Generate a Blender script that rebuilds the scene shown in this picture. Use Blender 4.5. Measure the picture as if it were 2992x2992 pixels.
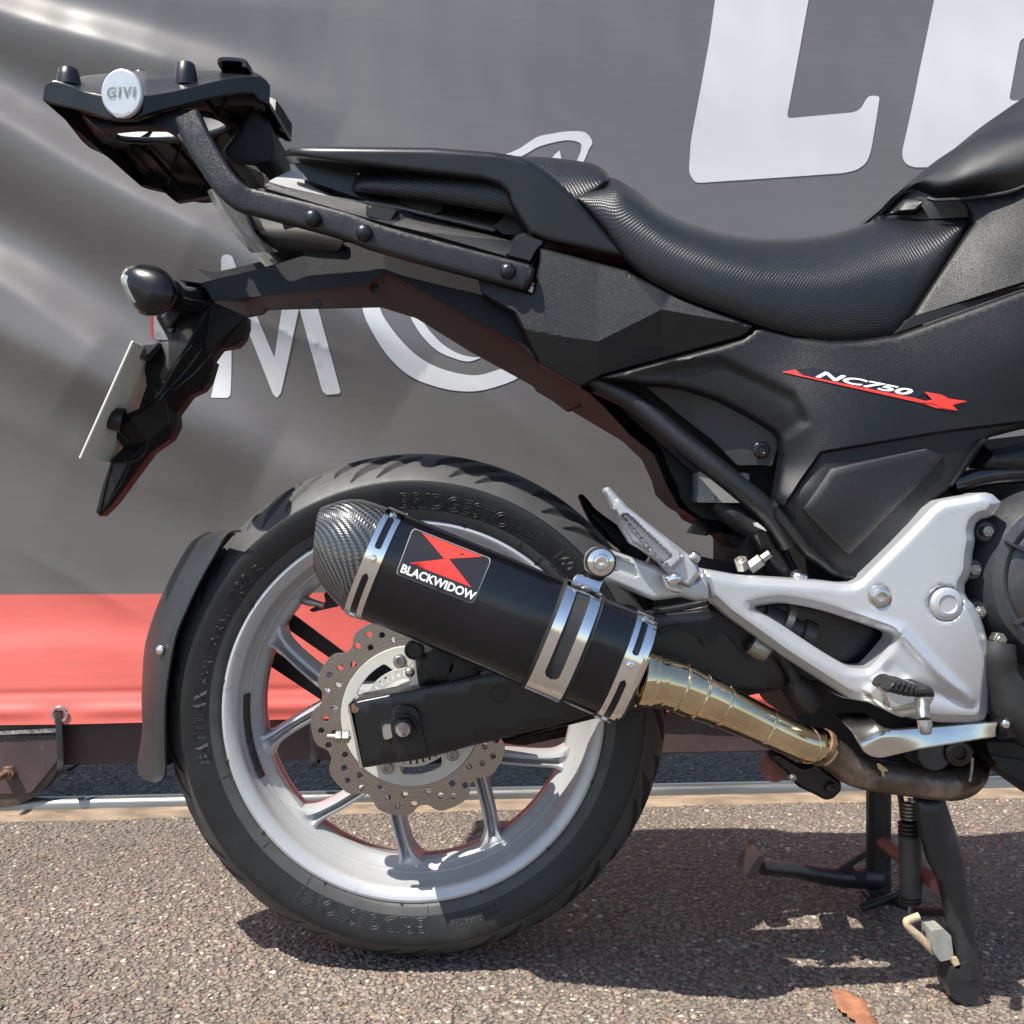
import bpy, bmesh, math, random
import numpy as np
from mathutils import Vector, Matrix
from mathutils.geometry import tessellate_polygon, delaunay_2d_cdt
R = math.radians
random.seed(7); rng = np.random.default_rng(7)
SC = bpy.context.scene
for o in list(bpy.data.objects): bpy.data.objects.remove(o)
COL = SC.collection

# ------------------------------------------------------------------ camera, sky, sun, exposure
CAMD, ZC, FPX, CX = 1.303, 0.556, 3000.0, 1496.0
cam = bpy.data.cameras.new('camera'); cam.sensor_width = 36; cam.lens = FPX/2992*36
cam.clip_start = .02; cam.clip_end = 3000
camo = bpy.data.objects.new('camera', cam); COL.objects.link(camo)
camo.location = (0, -CAMD, ZC); camo.rotation_euler = (R(90), 0, 0); SC.camera = camo
SUN = Vector((-.45, -.38, 1)).normalized()
W = bpy.data.worlds.new('World'); SC.world = W; W.use_nodes = True
nt = W.node_tree; sky = nt.nodes.new('ShaderNodeTexSky'); sky.sky_type = 'NISHITA'; sky.sun_disc = False
sky.sun_elevation = math.asin(SUN.z); sky.sun_rotation = math.atan2(SUN.x, SUN.y)
nt.links.new(sky.outputs[0], nt.nodes['Background'].inputs[0]); nt.nodes['Background'].inputs[1].default_value = .12
sl = bpy.data.lights.new('sun', 'SUN'); sl.energy = 5.0; sl.angle = R(.53); sl.color = (1, .95, .86)
so = bpy.data.objects.new('sun', sl); COL.objects.link(so); so.location = (-2, -2, 5)
so.rotation_euler = SUN.to_track_quat('Z', 'Y').to_euler()
SC.view_settings.view_transform = 'Standard'; SC.view_settings.look = 'None'
SC.view_settings.gamma = 1; SC.view_settings.use_curve_mapping = False
SC.view_settings.exposure = 0.85
SC.render.engine = 'CYCLES'; SC.render.resolution_x = SC.render.resolution_y = 1024

# ------------------------------------------------------------------ photo measuring frames -> metres
CR = dict(S=(0, 0, 1), D=(0, 0, 2992/1932), A=(0, 100, 1000/1932), B=(800, 300, 1000/1932), C=(1600, 300, 1392/1932),
          E=(1600, 1200, 1392/1932), F=(400, 1300, 800/1932), G=(900, 1400, 1100/1932), H=(0, 1900, 1300/1932),
          I=(1900, 1900, 1092/1932), J=(2348, 200, 1/3), K=(2348, 1200, 1/3), L=(2348, 1750, 1/3), M=(1850, 1100, 1/3),
          N=(1750, 1650, 1/3), O=(500, 600, 1/3), Q=(0, 2000, .25), R=(2026, 0, .5), F1=(500, 1300, .25), F2=(400, 1850, .25),
          F3=(600, 2350, .25), F4=(1050, 2400, .25), F5=(1500, 2050, .25), F6=(900, 1780, .25), F7=(1383, 1300, .25), F8=(100, 950, 1/3))
def T(s):
    """'A 10,20 30,40 B 5,6' -> list of points in the common frame"""
    out = []; c = (0, 0, 1)
    for t in s.split():
        if t in CR: c = CR[t]
        else:
            p = t.split(','); out.append((c[0]+float(p[0])*c[2], c[1]+float(p[1])*c[2]) + tuple(float(k) for k in p[2:]))
    return out
def P(x, y, v):
    """point of the bike at lateral offset v (negative = towards the viewer's side)"""
    d = CAMD+v
    return Vector(((x-CX)/FPX*d, v, ZC-(y-CX)/FPX*d))
def PV(s, v=None): return [P(p[0], p[1], p[2] if len(p) > 2 else v) for p in T(s)]

# ------------------------------------------------------------------ materials
def mat(name, col, rough=.5, metal=0., spec=.5, var=.0, vs=20., bump=0., bs=400., rvar=.0, coat=0., aniso=None, dirt=None, bdet=2):
    m = bpy.data.materials.new(name); m.use_nodes = True; n = m.node_tree.nodes; l = m.node_tree.links
    b = n['Principled BSDF']; b.inputs['Base Color'].default_value = (*col, 1); b.inputs['Roughness'].default_value = rough
    b.inputs['Metallic'].default_value = metal; b.inputs['Specular IOR Level'].default_value = spec; b.inputs['Coat Weight'].default_value = coat
    b.inputs['Coat Roughness'].default_value = .08
    tc = n.new('ShaderNodeTexCoord')
    src = tc.outputs['Object']
    if aniso:
        mp = n.new('ShaderNodeMapping'); mp.inputs['Scale'].default_value = aniso; l.new(src, mp.inputs[0]); src = mp.outputs[0]
    colout = None
    if var:
        nz = n.new('ShaderNodeTexNoise'); nz.inputs['Scale'].default_value = vs; nz.inputs['Detail'].default_value = 6; l.new(src, nz.inputs['Vector'])
        cr = n.new('ShaderNodeValToRGB'); cr.color_ramp.elements[0].position = .3; cr.color_ramp.elements[1].position = .7
        cr.color_ramp.elements[0].color = (*[c*(1-var) for c in col], 1); cr.color_ramp.elements[1].color = (*[min(1, c*(1+var)) for c in col], 1)
        l.new(nz.outputs[0], cr.inputs[0]); colout = cr.outputs[0]
    if dirt:
        dc, dsc, lo, hi = dirt
        nz = n.new('ShaderNodeTexNoise'); nz.inputs['Scale'].default_value = dsc; nz.inputs['Detail'].default_value = 8; nz.inputs['Roughness'].default_value = .7
        l.new(src, nz.inputs['Vector'])
        mr = n.new('ShaderNodeMapRange'); mr.inputs[1].default_value = lo; mr.inputs[2].default_value = hi; l.new(nz.outputs[0], mr.inputs[0])
        mx = n.new('ShaderNodeMix'); mx.data_type = 'RGBA'; l.new(mr.outputs[0], mx.inputs[0]); mx.inputs[6].default_value = (*col, 1); mx.inputs[7].default_value = (*dc, 1)
        if colout: l.new(colout, mx.inputs[6])
        colout = mx.outputs[2]
    if colout: l.new(colout, b.inputs['Base Color'])
    if rvar:
        nz = n.new('ShaderNodeTexNoise'); nz.inputs['Scale'].default_value = vs*1.7; nz.inputs['Detail'].default_value = 5; l.new(src, nz.inputs['Vector'])
        mr = n.new('ShaderNodeMapRange'); mr.inputs[1].default_value = .3; mr.inputs[2].default_value = .7
        mr.inputs[3].default_value = max(.02, rough-rvar); mr.inputs[4].default_value = min(1, rough+rvar); l.new(nz.outputs[0], mr.inputs[0]); l.new(mr.outputs[0], b.inputs['Roughness'])
    if bump:
        nz = n.new('ShaderNodeTexNoise'); nz.inputs['Scale'].default_value = bs; nz.inputs['Detail'].default_value = bdet; l.new(src, nz.inputs['Vector'])
        bp = n.new('ShaderNodeBump'); bp.inputs['Strength'].default_value = bump; bp.inputs['Distance'].default_value = .0006
        l.new(nz.outputs[0], bp.inputs['Height']); l.new(bp.outputs[0], b.inputs['Normal'])
    return m
M = {}
M['plastic'] = mat('textured_black_plastic', (.0060, .0064, .0078), .38, spec=.38, bump=.6, bs=1500, var=.25, vs=9, rvar=.06, dirt=((.018, .018, .018), 60, .62, .8))
M['plastic2'] = mat('smooth_black_plastic', (.0052, .0056, .0070), .34, spec=.45, bump=.12, bs=900, rvar=.07, var=.2, vs=14)
M['inner'] = mat('dull_black_plastic', (.0065, .0065, .0075), .6, bump=.3, bs=500, var=.3, vs=12, dirt=((.022, .02, .018), 40, .6, .8))
M['under'] = mat('matt_undertail_plastic', (.0046, .0047, .0056), .46, spec=.22, bump=.4, bs=1200, var=.2, vs=12)
M['gloss'] = mat('gloss_black', (.008, .008, .010), .13, rvar=.04, coat=.3)
M['satin'] = mat('satin_black_paint', (.0055, .0055, .0070), .31, bump=.25, bs=700, rvar=.06, dirt=((.06, .05, .04), 50, .64, .8))
M['grain'] = mat('powder_coated_tube', (.0060, .0063, .0078), .30, bump=.7, bs=1100, rvar=.05)
M['rubber'] = mat('tyre_rubber', (.0095, .0096, .0102), .50, spec=.4, bump=.35, bs=900, var=.25, vs=25, rvar=.08, dirt=((.030, .029, .028), 22, .58, .85))
M['rubber2'] = mat('soft_rubber', (.011, .011, .012), .65, bump=.3, bs=700, var=.2)
M['silver'] = mat('silver_paint', (.46, .47, .49), .35, metal=.55, var=.05, vs=8, bump=.12, bs=2500, rvar=.05, dirt=((.36, .34, .31), 34, .62, .82))
M['wheel'] = mat('wheel_silver_paint', (.43, .435, .445), .36, metal=.38, var=.07, vs=12, bump=.1, bs=2200, rvar=.06, dirt=((.22, .2, .17), 55, .60, .80))
M['cast'] = mat('raw_cast_aluminium', (.58, .58, .57), .34, metal=.75, var=.1, vs=25, bump=.3, bs=900, rvar=.1)
M['chrome'] = mat('polished_steel', (.72, .71, .69), .09, metal=1, rvar=.04, var=.06, vs=40, bump=.05, bs=200)
M['steel'] = mat('brushed_steel', (.55, .54, .52), .26, metal=1, rvar=.1, var=.15, vs=30, bump=.2, bs=300)
M['zinc'] = mat('zinc_bolt', (.30, .285, .26), .38, metal=.9, var=.25, vs=120, rvar=.1, bump=.2, bs=600)
M['rusty'] = mat('rusty_steel', (.16, .09, .055), .7, metal=.3, var=.5, vs=150, bump=.8, bs=500)
M['gold'] = mat('heat_tinted_steel', (.60, .50, .33), .075, metal=1, var=.14, vs=22, rvar=.05, dirt=((.45, .27, .13), 14, .5, .75), bump=.06, bs=160)
M['header'] = mat('burnt_header_pipe', (.12, .09, .072), .42, metal=.7, var=.5, vs=30, rvar=.12, bump=.35, bs=300, dirt=((.3, .24, .2), 18, .52, .7))
M['engine'] = mat('engine_grey_paint', (.05, .052, .056), .4, metal=.4, var=.2, vs=30, bump=.3, bs=500, rvar=.1, dirt=((.09, .08, .07), 60, .6, .8))
M['standblk'] = mat('worn_black_stand_paint', (.014, .014, .016), .42, var=.3, vs=30, rvar=.1, bump=.4, bs=350, dirt=((.05, .03, .022), 42, .60, .74))
M['rustred'] = mat('red_oxide_steel', (.16, .05, .035), .6, var=.4, vs=40, bump=.4, bs=300)
M['carrier'] = mat('disc_carrier_paint', (.50, .49, .45), .45, metal=.2, var=.1, vs=20, rvar=.08)
M['white'] = mat('white_print', (.80, .80, .80), .5)
M['red'] = mat('red_print', (.72, .035, .025), .4)
M['reflector'] = mat('red_reflector', (.4, .01, .012), .15)
M['plate_w'] = mat('number_plate_back', (.62, .62, .54), .42, var=.08, vs=12)
M['resv'] = mat('translucent_reservoir', (.20, .205, .20), .4, var=.1, vs=20)
M['lens'] = mat('clear_lens', (.26, .265, .26), .12, coat=.5, var=.15, vs=90)
M['amber'] = mat('smoked_lens', (.25, .26, .25), .12, var=.3, vs=200)

# ------------------------------------------------------------------ objects
def link(name, me, m, parent=None, sharp=40, smooth=True):
    o = bpy.data.objects.new(name, me); COL.objects.link(o)
    if m is not None and not me.materials: me.materials.append(M[m] if isinstance(m, str) else m)
    if smooth:
        for p in me.polygons: p.use_smooth = True
        me.set_sharp_from_angle(angle=R(sharp))
    if parent is not None:
        o.parent = parent
        if parent.type == 'EMPTY': o.matrix_parent_inverse = Matrix.Translation(parent.location).inverted()
    return o
def mesh(name, verts, faces, m, parent=None, sharp=40, smooth=True):
    me = bpy.data.meshes.new(name); me.from_pydata([tuple(v) for v in verts], [], faces); me.update()
    bm = bmesh.new(); bm.from_mesh(me); bmesh.ops.recalc_face_normals(bm, faces=bm.faces[:]); bm.to_mesh(me); bm.free()
    return link(name, me, m, parent, sharp, smooth)
def empty(name, loc, label=None, cat=None, group=None):
    o = bpy.data.objects.new(name, None); COL.objects.link(o); o.location = loc; o.empty_display_size = .05
    tag(o, label, cat, group); return o
def tag(o, label=None, cat=None, group=None, kind=None):
    if label: o['label'] = label
    if cat: o['category'] = cat
    if group: o['group'] = group
    if kind: o['kind'] = kind
    return o
def bevel(o, w=.001, seg=2, ang=30):
    b = o.modifiers.new('bevel', 'BEVEL'); b.width = w; b.segments = seg; b.limit_method = 'ANGLE'; b.angle_limit = R(ang); b.harden_normals = False
    return o
def crisp(o, ang=35):
    e = o.modifiers.new('edges', 'EDGE_SPLIT'); e.split_angle = R(ang); return o
def mirror_copy(o, parent):
    """the same part on the far side of the bike"""
    me = o.data.copy(); me.transform(Matrix.Diagonal((1, -1, 1, 1))); me.flip_normals()
    c = bpy.data.objects.new(o.name.split('.')[0], me); COL.objects.link(c)
    for md in o.modifiers:
        k = c.modifiers.new(md.name, md.type)
        if md.type == 'BEVEL': k.width = md.width; k.segments = md.segments; k.limit_method = 'ANGLE'; k.angle_limit = md.angle_limit
    c.parent = parent
    if parent.type == 'EMPTY': c.matrix_parent_inverse = Matrix.Translation(parent.location).inverted()
    return c
def cr_curve(pts, n=8, closed=False):
    pts = [np.array(p, float) for p in pts]; N = len(pts); out = []
    rngi = range(N if closed else N-1)
    for i in rngi:
        p1, p2 = pts[i], pts[(i+1) % N]
        p0 = pts[i-1] if (i > 0 or closed) else 2*p1-p2
        p3 = pts[(i+2) % N] if (i+2 < N or closed) else 2*p2-p1
        for k in range(n):
            t = k/n
            out.append(.5*((2*p1)+(-p0+p2)*t+(2*p0-5*p1+4*p2-p3)*t*t+(-p0+3*p1-3*p2+p3)*t**3))
    if not closed: out.append(pts[-1])
    return out
def fillet(pts, r, n=4):
    """round polygon corners"""
    out = []; N = len(pts); pts = [np.array(p[:2], float) for p in pts]
    for i in range(N):
        p, a, b = pts[i], pts[i-1], pts[(i+1) % N]
        da, db = np.linalg.norm(a-p), np.linalg.norm(b-p); rr = min(r, da*.45, db*.45)
        s, e = p+(a-p)/da*rr, p+(b-p)/db*rr
        for k in range(n+1):
            t = k/n; out.append(tuple((1-t)**2*s+2*t*(1-t)*p+t*t*e))
    return out
def tube(name, pts, r, m, parent=None, seg=16, n=6, sq=1., smooth=True, flat=1., up=None, caps=True, sharp=40):
    """sweep along world points; r float or list; sq<1 makes a rounded-square section; flat scales across"""
    P0 = [np.array(p, float) for p in pts]
    rr = r if isinstance(r, (list, tuple)) else [r]*len(P0)
    Q = cr_curve([np.append(p, q) for p, q in zip(P0, rr)], n) if n > 1 else [np.append(p, q) for p, q in zip(P0, rr)]
    Q = np.array(Q); C3, rad = Q[:, :3], Q[:, 3]
    tg = np.gradient(C3, axis=0); tg /= np.linalg.norm(tg, axis=1)[:, None]
    u = np.array(up if up is not None else (0, 1, 0), float)
    verts = []; faces = []
    for i in range(len(C3)):
        t = tg[i]; a = u-t*u.dot(t)
        if np.linalg.norm(a) < 1e-4: a = np.array((0, 0, 1.))-t*t[2]
        a /= np.linalg.norm(a); b = np.cross(t, a)
        for k in range(seg):
            th = 2*math.pi*(k+.5)/seg; c, s = math.cos(th), math.sin(th)
            c, s = math.copysign(abs(c)**sq, c), math.copysign(abs(s)**sq, s)
            verts.append(C3[i]+rad[i]*(a*c*flat+b*s))
    L = len(C3)
    for i in range(L-1):
        for k in range(seg):
            k2 = (k+1) % seg; faces.append((i*seg+k, i*seg+k2, (i+1)*seg+k2, (i+1)*seg+k))
    if caps: faces += [tuple(range(seg))[::-1], tuple(range((L-1)*seg, L*seg))]
    return mesh(name, verts, faces, m, parent, sharp, smooth)
def frame(ax):
    ax = Vector(ax).normalized(); h = Vector((0, 0, 1)) if abs(ax.z) < .9 else Vector((1, 0, 0))
    a = h.cross(ax).normalized(); return a, ax.cross(a), ax
def lathe(name, prof, c, ax, m, parent=None, seg=48, sharp=35, closed=False, nsides=None):
    a, b, x = frame(ax); c = Vector(c); verts = []; faces = []
    for (r, h) in prof:
        for k in range(seg):
            th = 2*math.pi*k/seg; verts.append(c+x*h+(a*math.cos(th)+b*math.sin(th))*r)
    n = len(prof)
    for i in range(n if closed else n-1):
        for k in range(seg):
            k2 = (k+1) % seg; i2 = (i+1) % n; faces.append((i*seg+k, i*seg+k2, i2*seg+k2, i2*seg+k))
    if not closed: faces += [tuple(range(seg)), tuple(range((n-1)*seg, n*seg))]
    return mesh(name, verts, faces, m, parent, sharp)
def bolt(name, c, r, m, parent, ax=(0, -1, 0), h=.006, kind='hex'):
    if kind == 'hex': return bevel(lathe(name, [(r, 0), (r, h), (r*.55, h), (r*.5, h*1.15)], c, ax, m, parent, seg=6), .0006, 2)
    if kind == 'dome': return lathe(name, [(r, 0), (r, h*.3), (r*.93, h*.6), (r*.75, h*.85), (r*.4, h), (.0002, h*1.03)], c, ax, m, parent, seg=24)
    return lathe(name, [(r*1.25, 0), (r*1.25, h*.15), (r, h*.2), (r, h*.9), (r*.9, h), (r*.52, h), (r*.5, h*.35), (.0002, h*.3)], c, ax, m, parent, seg=24)  # socket head
def vfield(ctrl, smooth=0.):
    """smooth depth surface through control points 'x,y,v'"""
    C = np.array(T(ctrl) if isinstance(ctrl, str) else ctrl, float); X = C[:, :2]/1000; n = len(C)
    def U(r2): return np.where(r2 > 1e-12, r2*np.log(r2+1e-12), 0)
    A = np.zeros((n+3, n+3)); A[:n, :n] = U(((X[:, None]-X[None])**2).sum(-1))+smooth*np.eye(n); A[:n, n] = 1; A[:n, n+1:] = X; A[n:, :n] = A[:n, n:].T
    w = np.linalg.solve(A, np.append(C[:, 2], [0, 0, 0]))
    def f(px):
        px = np.asarray(px, float)/1000; return U(((px[:, None]-X[None])**2).sum(-1))@w[:n]+w[n]+px@w[n+1:]
    return f
def segdist(px, loops):
    d = np.full(len(px), 1e9)
    for lp in loops:
        A = np.array(lp)[:, :2]; B = np.roll(A, -1, 0)
        for a, b in zip(A, B):
            ab = b-a; t = np.clip(((px-a)@ab)/(ab@ab+1e-9), 0, 1); q = px-(a+t[:, None]*ab); d = np.minimum(d, np.hypot(q[:, 0], q[:, 1]))
    return d
def clean(lp):
    out = []
    for p in lp:
        if not out or (abs(p[0]-out[-1][0])+abs(p[1]-out[-1][1])) > .3: out.append(p)
    return out
def resample(lp, step):
    out = []; n = len(lp)
    for i in range(n):
        a, b = np.array(lp[i][:2], float), np.array(lp[(i+1) % n][:2], float); k = max(1, int(math.ceil(np.hypot(*(b-a))/step)))
        out += [tuple(a+(b-a)*j/k) for j in range(k)]
    return out
def inside(px, loops):
    ins = np.zeros(len(px), bool)
    for lp in loops:
        A = np.array(lp)[:, :2]; B = np.roll(A, -1, 0)
        for a, b in zip(A, B):
            c = (a[1] > px[:, 1]) != (b[1] > px[:, 1])
            if c.any(): ins ^= c & (px[:, 0] < (b[0]-a[0])*(px[:, 1]-a[1])/(b[1]-a[1]+1e-12)+a[0])
    return ins
def panel(name, outline, m, parent, v=-.1, holes=(), grid=14, thick=.006, rim=None, sharp=38, proj=None, creases=(), relief=None):
    """sheet with thickness; v is its depth (number or field); rim = [(inset, depth)...] edge rounding"""
    loops = [clean([tuple(p[:2]) for p in outline])]+[clean([tuple(p[:2]) for p in h]) for h in holes]
    if np.hypot(*(np.array(loops[0][0])-np.array(loops[0][-1]))) < .3: loops[0].pop()
    if grid: loops = [resample(lp, grid) for lp in loops]
    pts = []; edges = []
    for lp in loops:
        n0 = len(pts); pts += lp; edges += [(n0+i, n0+(i+1) % len(lp)) for i in range(len(lp))]
    cl = []
    for ln in creases:
        q = [np.array(p_[:2], float) for p_ in ln]; o_ = []
        for a_, b_ in zip(q[:-1], q[1:]):
            k = max(1, int(np.hypot(*(b_-a_))/grid)); o_ += [a_+(b_-a_)*j/k for j in range(k)]
        o_.append(q[-1]); n0 = len(pts); pts = pts+[tuple(z) for z in o_]; edges += [(n0+i, n0+i+1) for i in range(len(o_)-1)]; cl.append(o_)
    if grid:
        extra = []
        last = 0
        for ins, _ in (rim or [])[1:]:
            c = []
            for lp in loops:
                A = np.array(lp); tg = np.roll(A, -1, 0)-np.roll(A, 1, 0); L_ = np.hypot(tg[:, 0], tg[:, 1])+1e-9; nr = np.stack([-tg[:, 1], tg[:, 0]], 1)/L_[:, None]
                for sg in (1, -1): c.append(A+nr*ins*sg)
            c = np.concatenate(c); dd = segdist(c, loops); c = c[(dd > ins*.93) & inside(c, loops)]; extra.append(c); last = ins
        A = np.array(loops[0]); x0, y0 = A.min(0); x1, y1 = A.max(0)
        gx, gy = np.meshgrid(np.arange(x0, x1, grid), np.arange(y0, y1, grid)); gx = gx+(np.arange(gx.shape[0])[:, None] % 2)*grid*.5; g_ = np.stack([gx.ravel(), gy.ravel()], 1)
        if len(g_): g_ = g_[inside(g_, loops)]
        if len(g_): g_ = g_[segdist(g_, loops) > last+grid*.45]; extra.append(g_)
        if cl: extra = [e[np.min([linedist(e, c) for c in cl], axis=0) > grid*.4] if len(e) else e for e in extra]
        ex = np.concatenate(extra) if extra else np.zeros((0, 2))
        if len(ex):
            key = np.round(ex/1.3).astype(int); _, ix = np.unique(key, axis=0, return_index=True); pts = pts+[tuple(q) for q in ex[np.sort(ix)]]
    r = delaunay_2d_cdt([Vector(q) for q in pts], edges, [], 0, 1e-4)
    px = np.array([tuple(c) for c in r[0]]); tri = [f for f in r[2]]
    cen = np.array([px[list(f)].mean(0) for f in tri]); ok = inside(cen, loops); tri = [f for f, k in zip(tri, ok) if k]
    vv = v(px) if callable(v) else np.full(len(px), float(v))
    if rim:
        d = segdist(px, loops); rx = [a for a, _ in rim]; ry = [b for _, b in rim]; vv = vv+np.interp(d, rx, ry)
    if relief is not None: vv = vv+relief(px)
    pr = proj or P
    bm = bmesh.new(); bv = [bm.verts.new(pr(x[0], x[1], float(q))) for x, q in zip(px, vv)]
    for f in tri:
        try: bm.faces.new([bv[i] for i in f])
        except ValueError: pass
    bmesh.ops.delete(bm, geom=[b for b in bm.verts if not b.link_faces], context='VERTS')
    bmesh.ops.recalc_face_normals(bm, faces=bm.faces[:])
    if thick:
        be = [e for e in bm.edges if e.is_boundary]
        r = bmesh.ops.extrude_edge_only(bm, edges=be); nv = [g for g in r['geom'] if isinstance(g, bmesh.types.BMVert)]
        for b in nv: b.co.y += thick
        bmesh.ops.recalc_face_normals(bm, faces=bm.faces[:])
    me = bpy.data.meshes.new(name); bm.to_mesh(me); bm.free()
    return link(name, me, m, parent, sharp)
def offs(poly, ds):
    A = np.array(poly)[:, :2]; tg = np.roll(A, -1, 0)-np.roll(A, 1, 0); nr = np.stack([-tg[:, 1], tg[:, 0]], 1)/(np.hypot(tg[:, 0], tg[:, 1])[:, None]+1e-9)
    return [[tuple(q) for q in np.concatenate([A+nr*d_, A[:1]+nr[:1]*d_])] for d_ in ds]
def linedist(px, A):
    A = np.array(A)[:, :2]; d = np.full(len(px), 1e9)
    for a, b in zip(A[:-1], A[1:]):
        ab = b-a; t = np.clip(((px-a)@ab)/(ab@ab), 0, 1); q = px-(a+t[:, None]*ab); d = np.minimum(d, np.hypot(q[:, 0], q[:, 1]))
    return d
def ramp(A, va, B, vb):
    """depth running from line A (depth va) to line B (depth vb)"""
    A, B = T(A), T(B)
    def f(px):
        a, b = linedist(px, A), linedist(px, B); t = a/(a+b+1e-9); return va+(vb-va)*t
    return f
def facets(name, outline, m, parent, lines=(), thick=.01, bev=.0012, sharp=20, proj=None):
    """crisp folded sheet: outline and fold lines carry depth"""
    pts = list(outline); n = len(pts); edges = []
    for ln in lines:
        prev = None
        for p in ln:
            j = next((i for i, q in enumerate(pts) if abs(q[0]-p[0])+abs(q[1]-p[1]) < .5), None)
            if j is None: pts.append(p); j = len(pts)-1
            if prev is not None and prev != j: edges.append((prev, j))
            prev = j
    r = delaunay_2d_cdt([Vector(p[:2]) for p in pts], edges, [list(range(n))], 1, 1e-3)
    vs, fs, ov = r[0], r[2], r[3]; pr = proj or P
    A = np.array([p[:2] for p in pts]); V3 = []
    for c, o in zip(vs, ov):
        j = o[0] if o else int(np.argmin(((A-np.array(c[:2]))**2).sum(1))); V3.append(pr(c[0], c[1], pts[j][2]))
    bm = bmesh.new(); bv = [bm.verts.new(c) for c in V3]
    for f in fs: bm.faces.new([bv[i] for i in f])
    bmesh.ops.recalc_face_normals(bm, faces=bm.faces[:])
    if thick:
        be = [e for e in bm.edges if e.is_boundary]; rr = bmesh.ops.extrude_edge_only(bm, edges=be)
        for g in rr['geom']:
            if isinstance(g, bmesh.types.BMVert): g.co.y += thick
        bmesh.ops.recalc_face_normals(bm, faces=bm.faces[:])
    me = bpy.data.meshes.new(name); bm.to_mesh(me); bm.free(); o = link(name, me, m, parent, sharp)
    if bev: bevel(o, bev, 2, 12)
    return o
def patch(name, rows, m, parent, nu=8, nv=6, mirror=False, thick=0, uv=False, sharp=50, caps=False):
    """smooth surface through rows of world points (all rows same count)"""
    rows = [cr_curve([np.array(p, float) for p in r], nu) for r in rows]
    cols = [cr_curve([r[j] for r in rows], nv) for j in range(len(rows[0]))]
    G = np.array(cols)            # [along, across, 3]
    if mirror:
        Mi = G[:, ::-1].copy(); Mi[:, :, 1] *= -1; G = np.concatenate([G, Mi], axis=1)
    nu_, nv_ = G.shape[:2]; V = G.reshape(-1, 3)
    F = [(i*nv_+j, (i+1)*nv_+j, (i+1)*nv_+j+1, i*nv_+j+1) for i in range(nu_-1) for j in range(nv_-1)]
    if caps: F += [tuple(range(nv_))[::-1], tuple((nu_-1)*nv_+j for j in range(nv_))]
    o = mesh(name, V, F, m, parent, sharp)
    if uv:
        ul = o.data.uv_layers.new(name='UVMap')
        du = np.concatenate([[0], np.cumsum(np.linalg.norm(np.diff(G[:, nv_//4], axis=0), axis=1))])
        dv = np.concatenate([np.zeros((nu_, 1)), np.cumsum(np.linalg.norm(np.diff(G, axis=1), axis=2), axis=1)], axis=1)
        for lp in o.data.loops:
            k = lp.vertex_index; ul.data[lp.index].uv = (du[k//nv_], dv[k//nv_, k % nv_])
    if thick:
        s = o.modifiers.new('solidify', 'SOLIDIFY'); s.thickness = thick; s.offset = -1; crisp(o)
    return o
def text_geo(s, size=1., bold=0., shear=0., space=1., outline=0., extrude=0.):
    """flat text as (verts, faces), left baseline at the origin"""
    cu = bpy.data.curves.new('txt', 'FONT'); cu.body = s; cu.size = size; cu.shear = shear; cu.offset = bold; cu.space_character = space; cu.resolution_u = 4
    if outline: cu.fill_mode = 'NONE'; cu.bevel_depth = outline; cu.bevel_resolution = 0
    elif extrude: cu.extrude = extrude
    ob = bpy.data.objects.new('txt', cu); COL.objects.link(ob)
    dg = bpy.context.evaluated_depsgraph_get(); me = bpy.data.meshes.new_from_object(ob.evaluated_get(dg))
    V = np.array([v.co[:] for v in me.vertices]) if len(me.vertices) else np.zeros((0, 3)); F = [tuple(p.vertices) for p in me.polygons]
    bpy.data.objects.remove(ob); bpy.data.curves.remove(cu); bpy.data.meshes.remove(me)
    return V, F
def plate2d(name, loops, m, parent, v0, thick, bev=.0012, sharp=35, axis=None):
    """extruded flat part from world (x,z) loops, holes allowed, with bevelled rims"""
    cu = bpy.data.curves.new('pl', 'CURVE'); cu.dimensions = '2D'; cu.fill_mode = 'BOTH'; cu.extrude = max(1e-5, thick/2-bev); cu.bevel_depth = bev; cu.bevel_resolution = 1; cu.offset = -bev
    for lp in loops:
        sp = cu.splines.new('POLY'); sp.points.add(len(lp)-1); sp.use_cyclic_u = True
        for i, p in enumerate(lp): sp.points[i].co = (p[0], p[1], 0, 1)
    ob = bpy.data.objects.new('pl', cu); COL.objects.link(ob)
    dg = bpy.context.evaluated_depsgraph_get(); me = bpy.data.meshes.new_from_object(ob.evaluated_get(dg))
    bpy.data.objects.remove(ob); bpy.data.curves.remove(cu)
    me.transform(Matrix(((1, 0, 0, 0), (0, 0, -1, v0+thick/2), (0, 1, 0, 0), (0, 0, 0, 1))))
    me.materials.clear(); return link(name, me, m, parent, sharp)
# ------------------------------------------------------------------ the setting: ground, gate, banner
GY = R(4.6); GO = Vector((-.787, 1.915-CAMD, 0)); GU = Vector((math.cos(GY), math.sin(GY), 0)); GN = Vector((-math.sin(GY), math.cos(GY), 0))
def GP(x, y, off=0.):
    """photo point -> gate plane shifted by off along its normal (positive = farther)"""
    ray = Vector(((x-CX)/FPX, 1, -(y-CX)/FPX)); o = Vector((0, -CAMD, ZC)); t = (GO+GN*off-o).dot(GN)/ray.dot(GN); return o+ray*t
def GL(u, z, off=0.): return GO+GU*u+GN*off+Vector((0, 0, z))

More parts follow.
